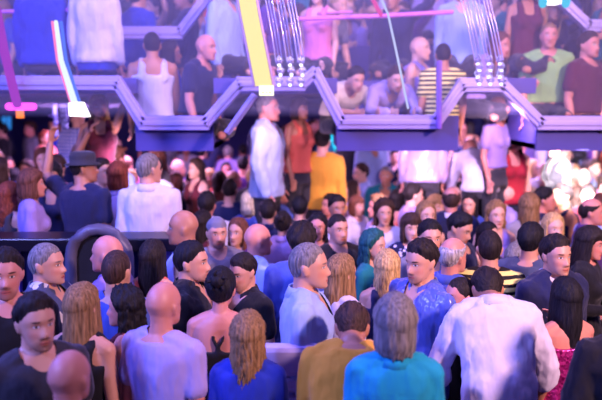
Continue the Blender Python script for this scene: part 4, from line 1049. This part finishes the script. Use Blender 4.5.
# ------------------------------------------------------------------ light and camera
w = bpy.data.worlds.new('world'); SC.world = w; w.use_nodes = True
bg = w.node_tree.nodes['Background']; bg.inputs[0].default_value = (.14, .11, .68, 1); bg.inputs[1].default_value = .5
def area(name, loc, to, col, e, size, spread=180):
    l = bpy.data.lights.new(name, 'AREA'); l.energy = e; l.color = col; l.size = size; l.spread = R(spread)
    o = bpy.data.objects.new(name, l); COL.objects.link(o); o.location = loc; o.rotation_euler = (Vector(to)-Vector(loc)).to_track_quat('-Z', 'Y').to_euler(); return o
def spot(name, loc, to, col, e, ang, blend=.6, r=.15):
    l = bpy.data.lights.new(name, 'SPOT'); l.energy = e; l.color = col; l.spot_size = R(ang); l.spot_blend = blend; l.shadow_soft_size = r
    o = bpy.data.objects.new(name, l); COL.objects.link(o); o.location = loc; o.rotation_euler = (Vector(to)-Vector(loc)).to_track_quat('-Z', 'Y').to_euler(); return o
spot('key_spot', (4.6, -.4, 5.0), (.2, 6.6, 1.5), (1, .56, .62), 3300, 62, .9, .35)
spot('blue_key', (-4.5, 0, 5.0), (.5, 6.0, 1.3), (.26, .28, 1), 2100, 60, .9, .35)
area('blue_wash', (-5.5, 3.5, 5.4), (0, 5.5, 1.2), (.13, .15, 1), 560, 1.2)
area('violet_wash', (0, 4.2, 6.2), (0, 6.5, 2.2), (.45, .3, 1), 160, 2.0)
spot('white_spot', (2.5, 6.3, 2.02), (3.6, 9.0, 1.62), (1, .82, .97), 3000, 46)
spot('lilac_spot', (1.5, 1.5, 5.6), (2.6, 6.6, 2.9), (.6, .5, 1), 260, 60)
area('under_gallery_fill', (-2.5, 10.5, 2.55), (-2.5, 10.5, 0), (.7, .35, 1), 420, 2.5)  # unseen area lights, added to light the far crowd beneath the mezzanine
area('under_gallery_fill_far', (3, 11.5, 2.55), (3, 11.5, 0), (.6, .36, 1), 420, 2.5)
area('gallery_wash', (0, 5.0, 5.4), (0, 8.5, 3.3), (.5, .38, 1), 130, 2.5)
for x, e in ((-3.6, 120), (-1.6, 130), (-.25, 45), (.9, 130), (1.9, 110), (3.2, 110)): spot('balcony_fill', (x, 6.55 if abs(x) < 1.8 and x != -.25 else 6.3, 2.06 if abs(x) < 1.8 and x != -.25 else 2.5), (x*1.25, 9.6, 1.4), (.9, .55, 1), e, 110, .9, .06)  # unseen fill spots added along the balcony edge to brighten the mid crowd
# thin smoke hanging under the ceiling
t = NT('haze'); vs = t.n('ShaderNodeVolumeScatter'); vs.inputs['Color'].default_value = (.72, .68, 1, 1); vs.inputs['Density'].default_value = .065; t.l(vs.outputs[0], t.out.inputs['Volume'])
mb = MB(); mb.box((0, 7.4, 4.15), (22, 6.8, 3.3)); h = link('smoke_haze', mb.mesh('smoke_haze', False), t.m); tag(h, 'thin lavender stage smoke hanging in front of the gallery', 'smoke', kind='stuff')
c = bpy.data.cameras.new('camera'); co = bpy.data.objects.new('camera', c); COL.objects.link(co); SC.camera = co
co.location = (0, 0, CAMZ); co.rotation_euler = (math.pi/2-PITCH, 0, 0); c.sensor_width = 36; c.lens = 36*FPX/602; c.clip_end = 100; c.dof.use_dof = True; c.dof.focus_distance = 4.1; c.dof.aperture_fstop = 1.1
SC.view_settings.view_transform = 'Standard'; SC.view_settings.look = 'None'; SC.view_settings.gamma = 1; SC.view_settings.use_curve_mapping = False; SC.view_settings.exposure = .1
SC.cycles.use_denoising = True; SC.cycles.volume_bounces = 0; SC.cycles.max_bounces = 5; SC.cycles.transparent_max_bounces = 8
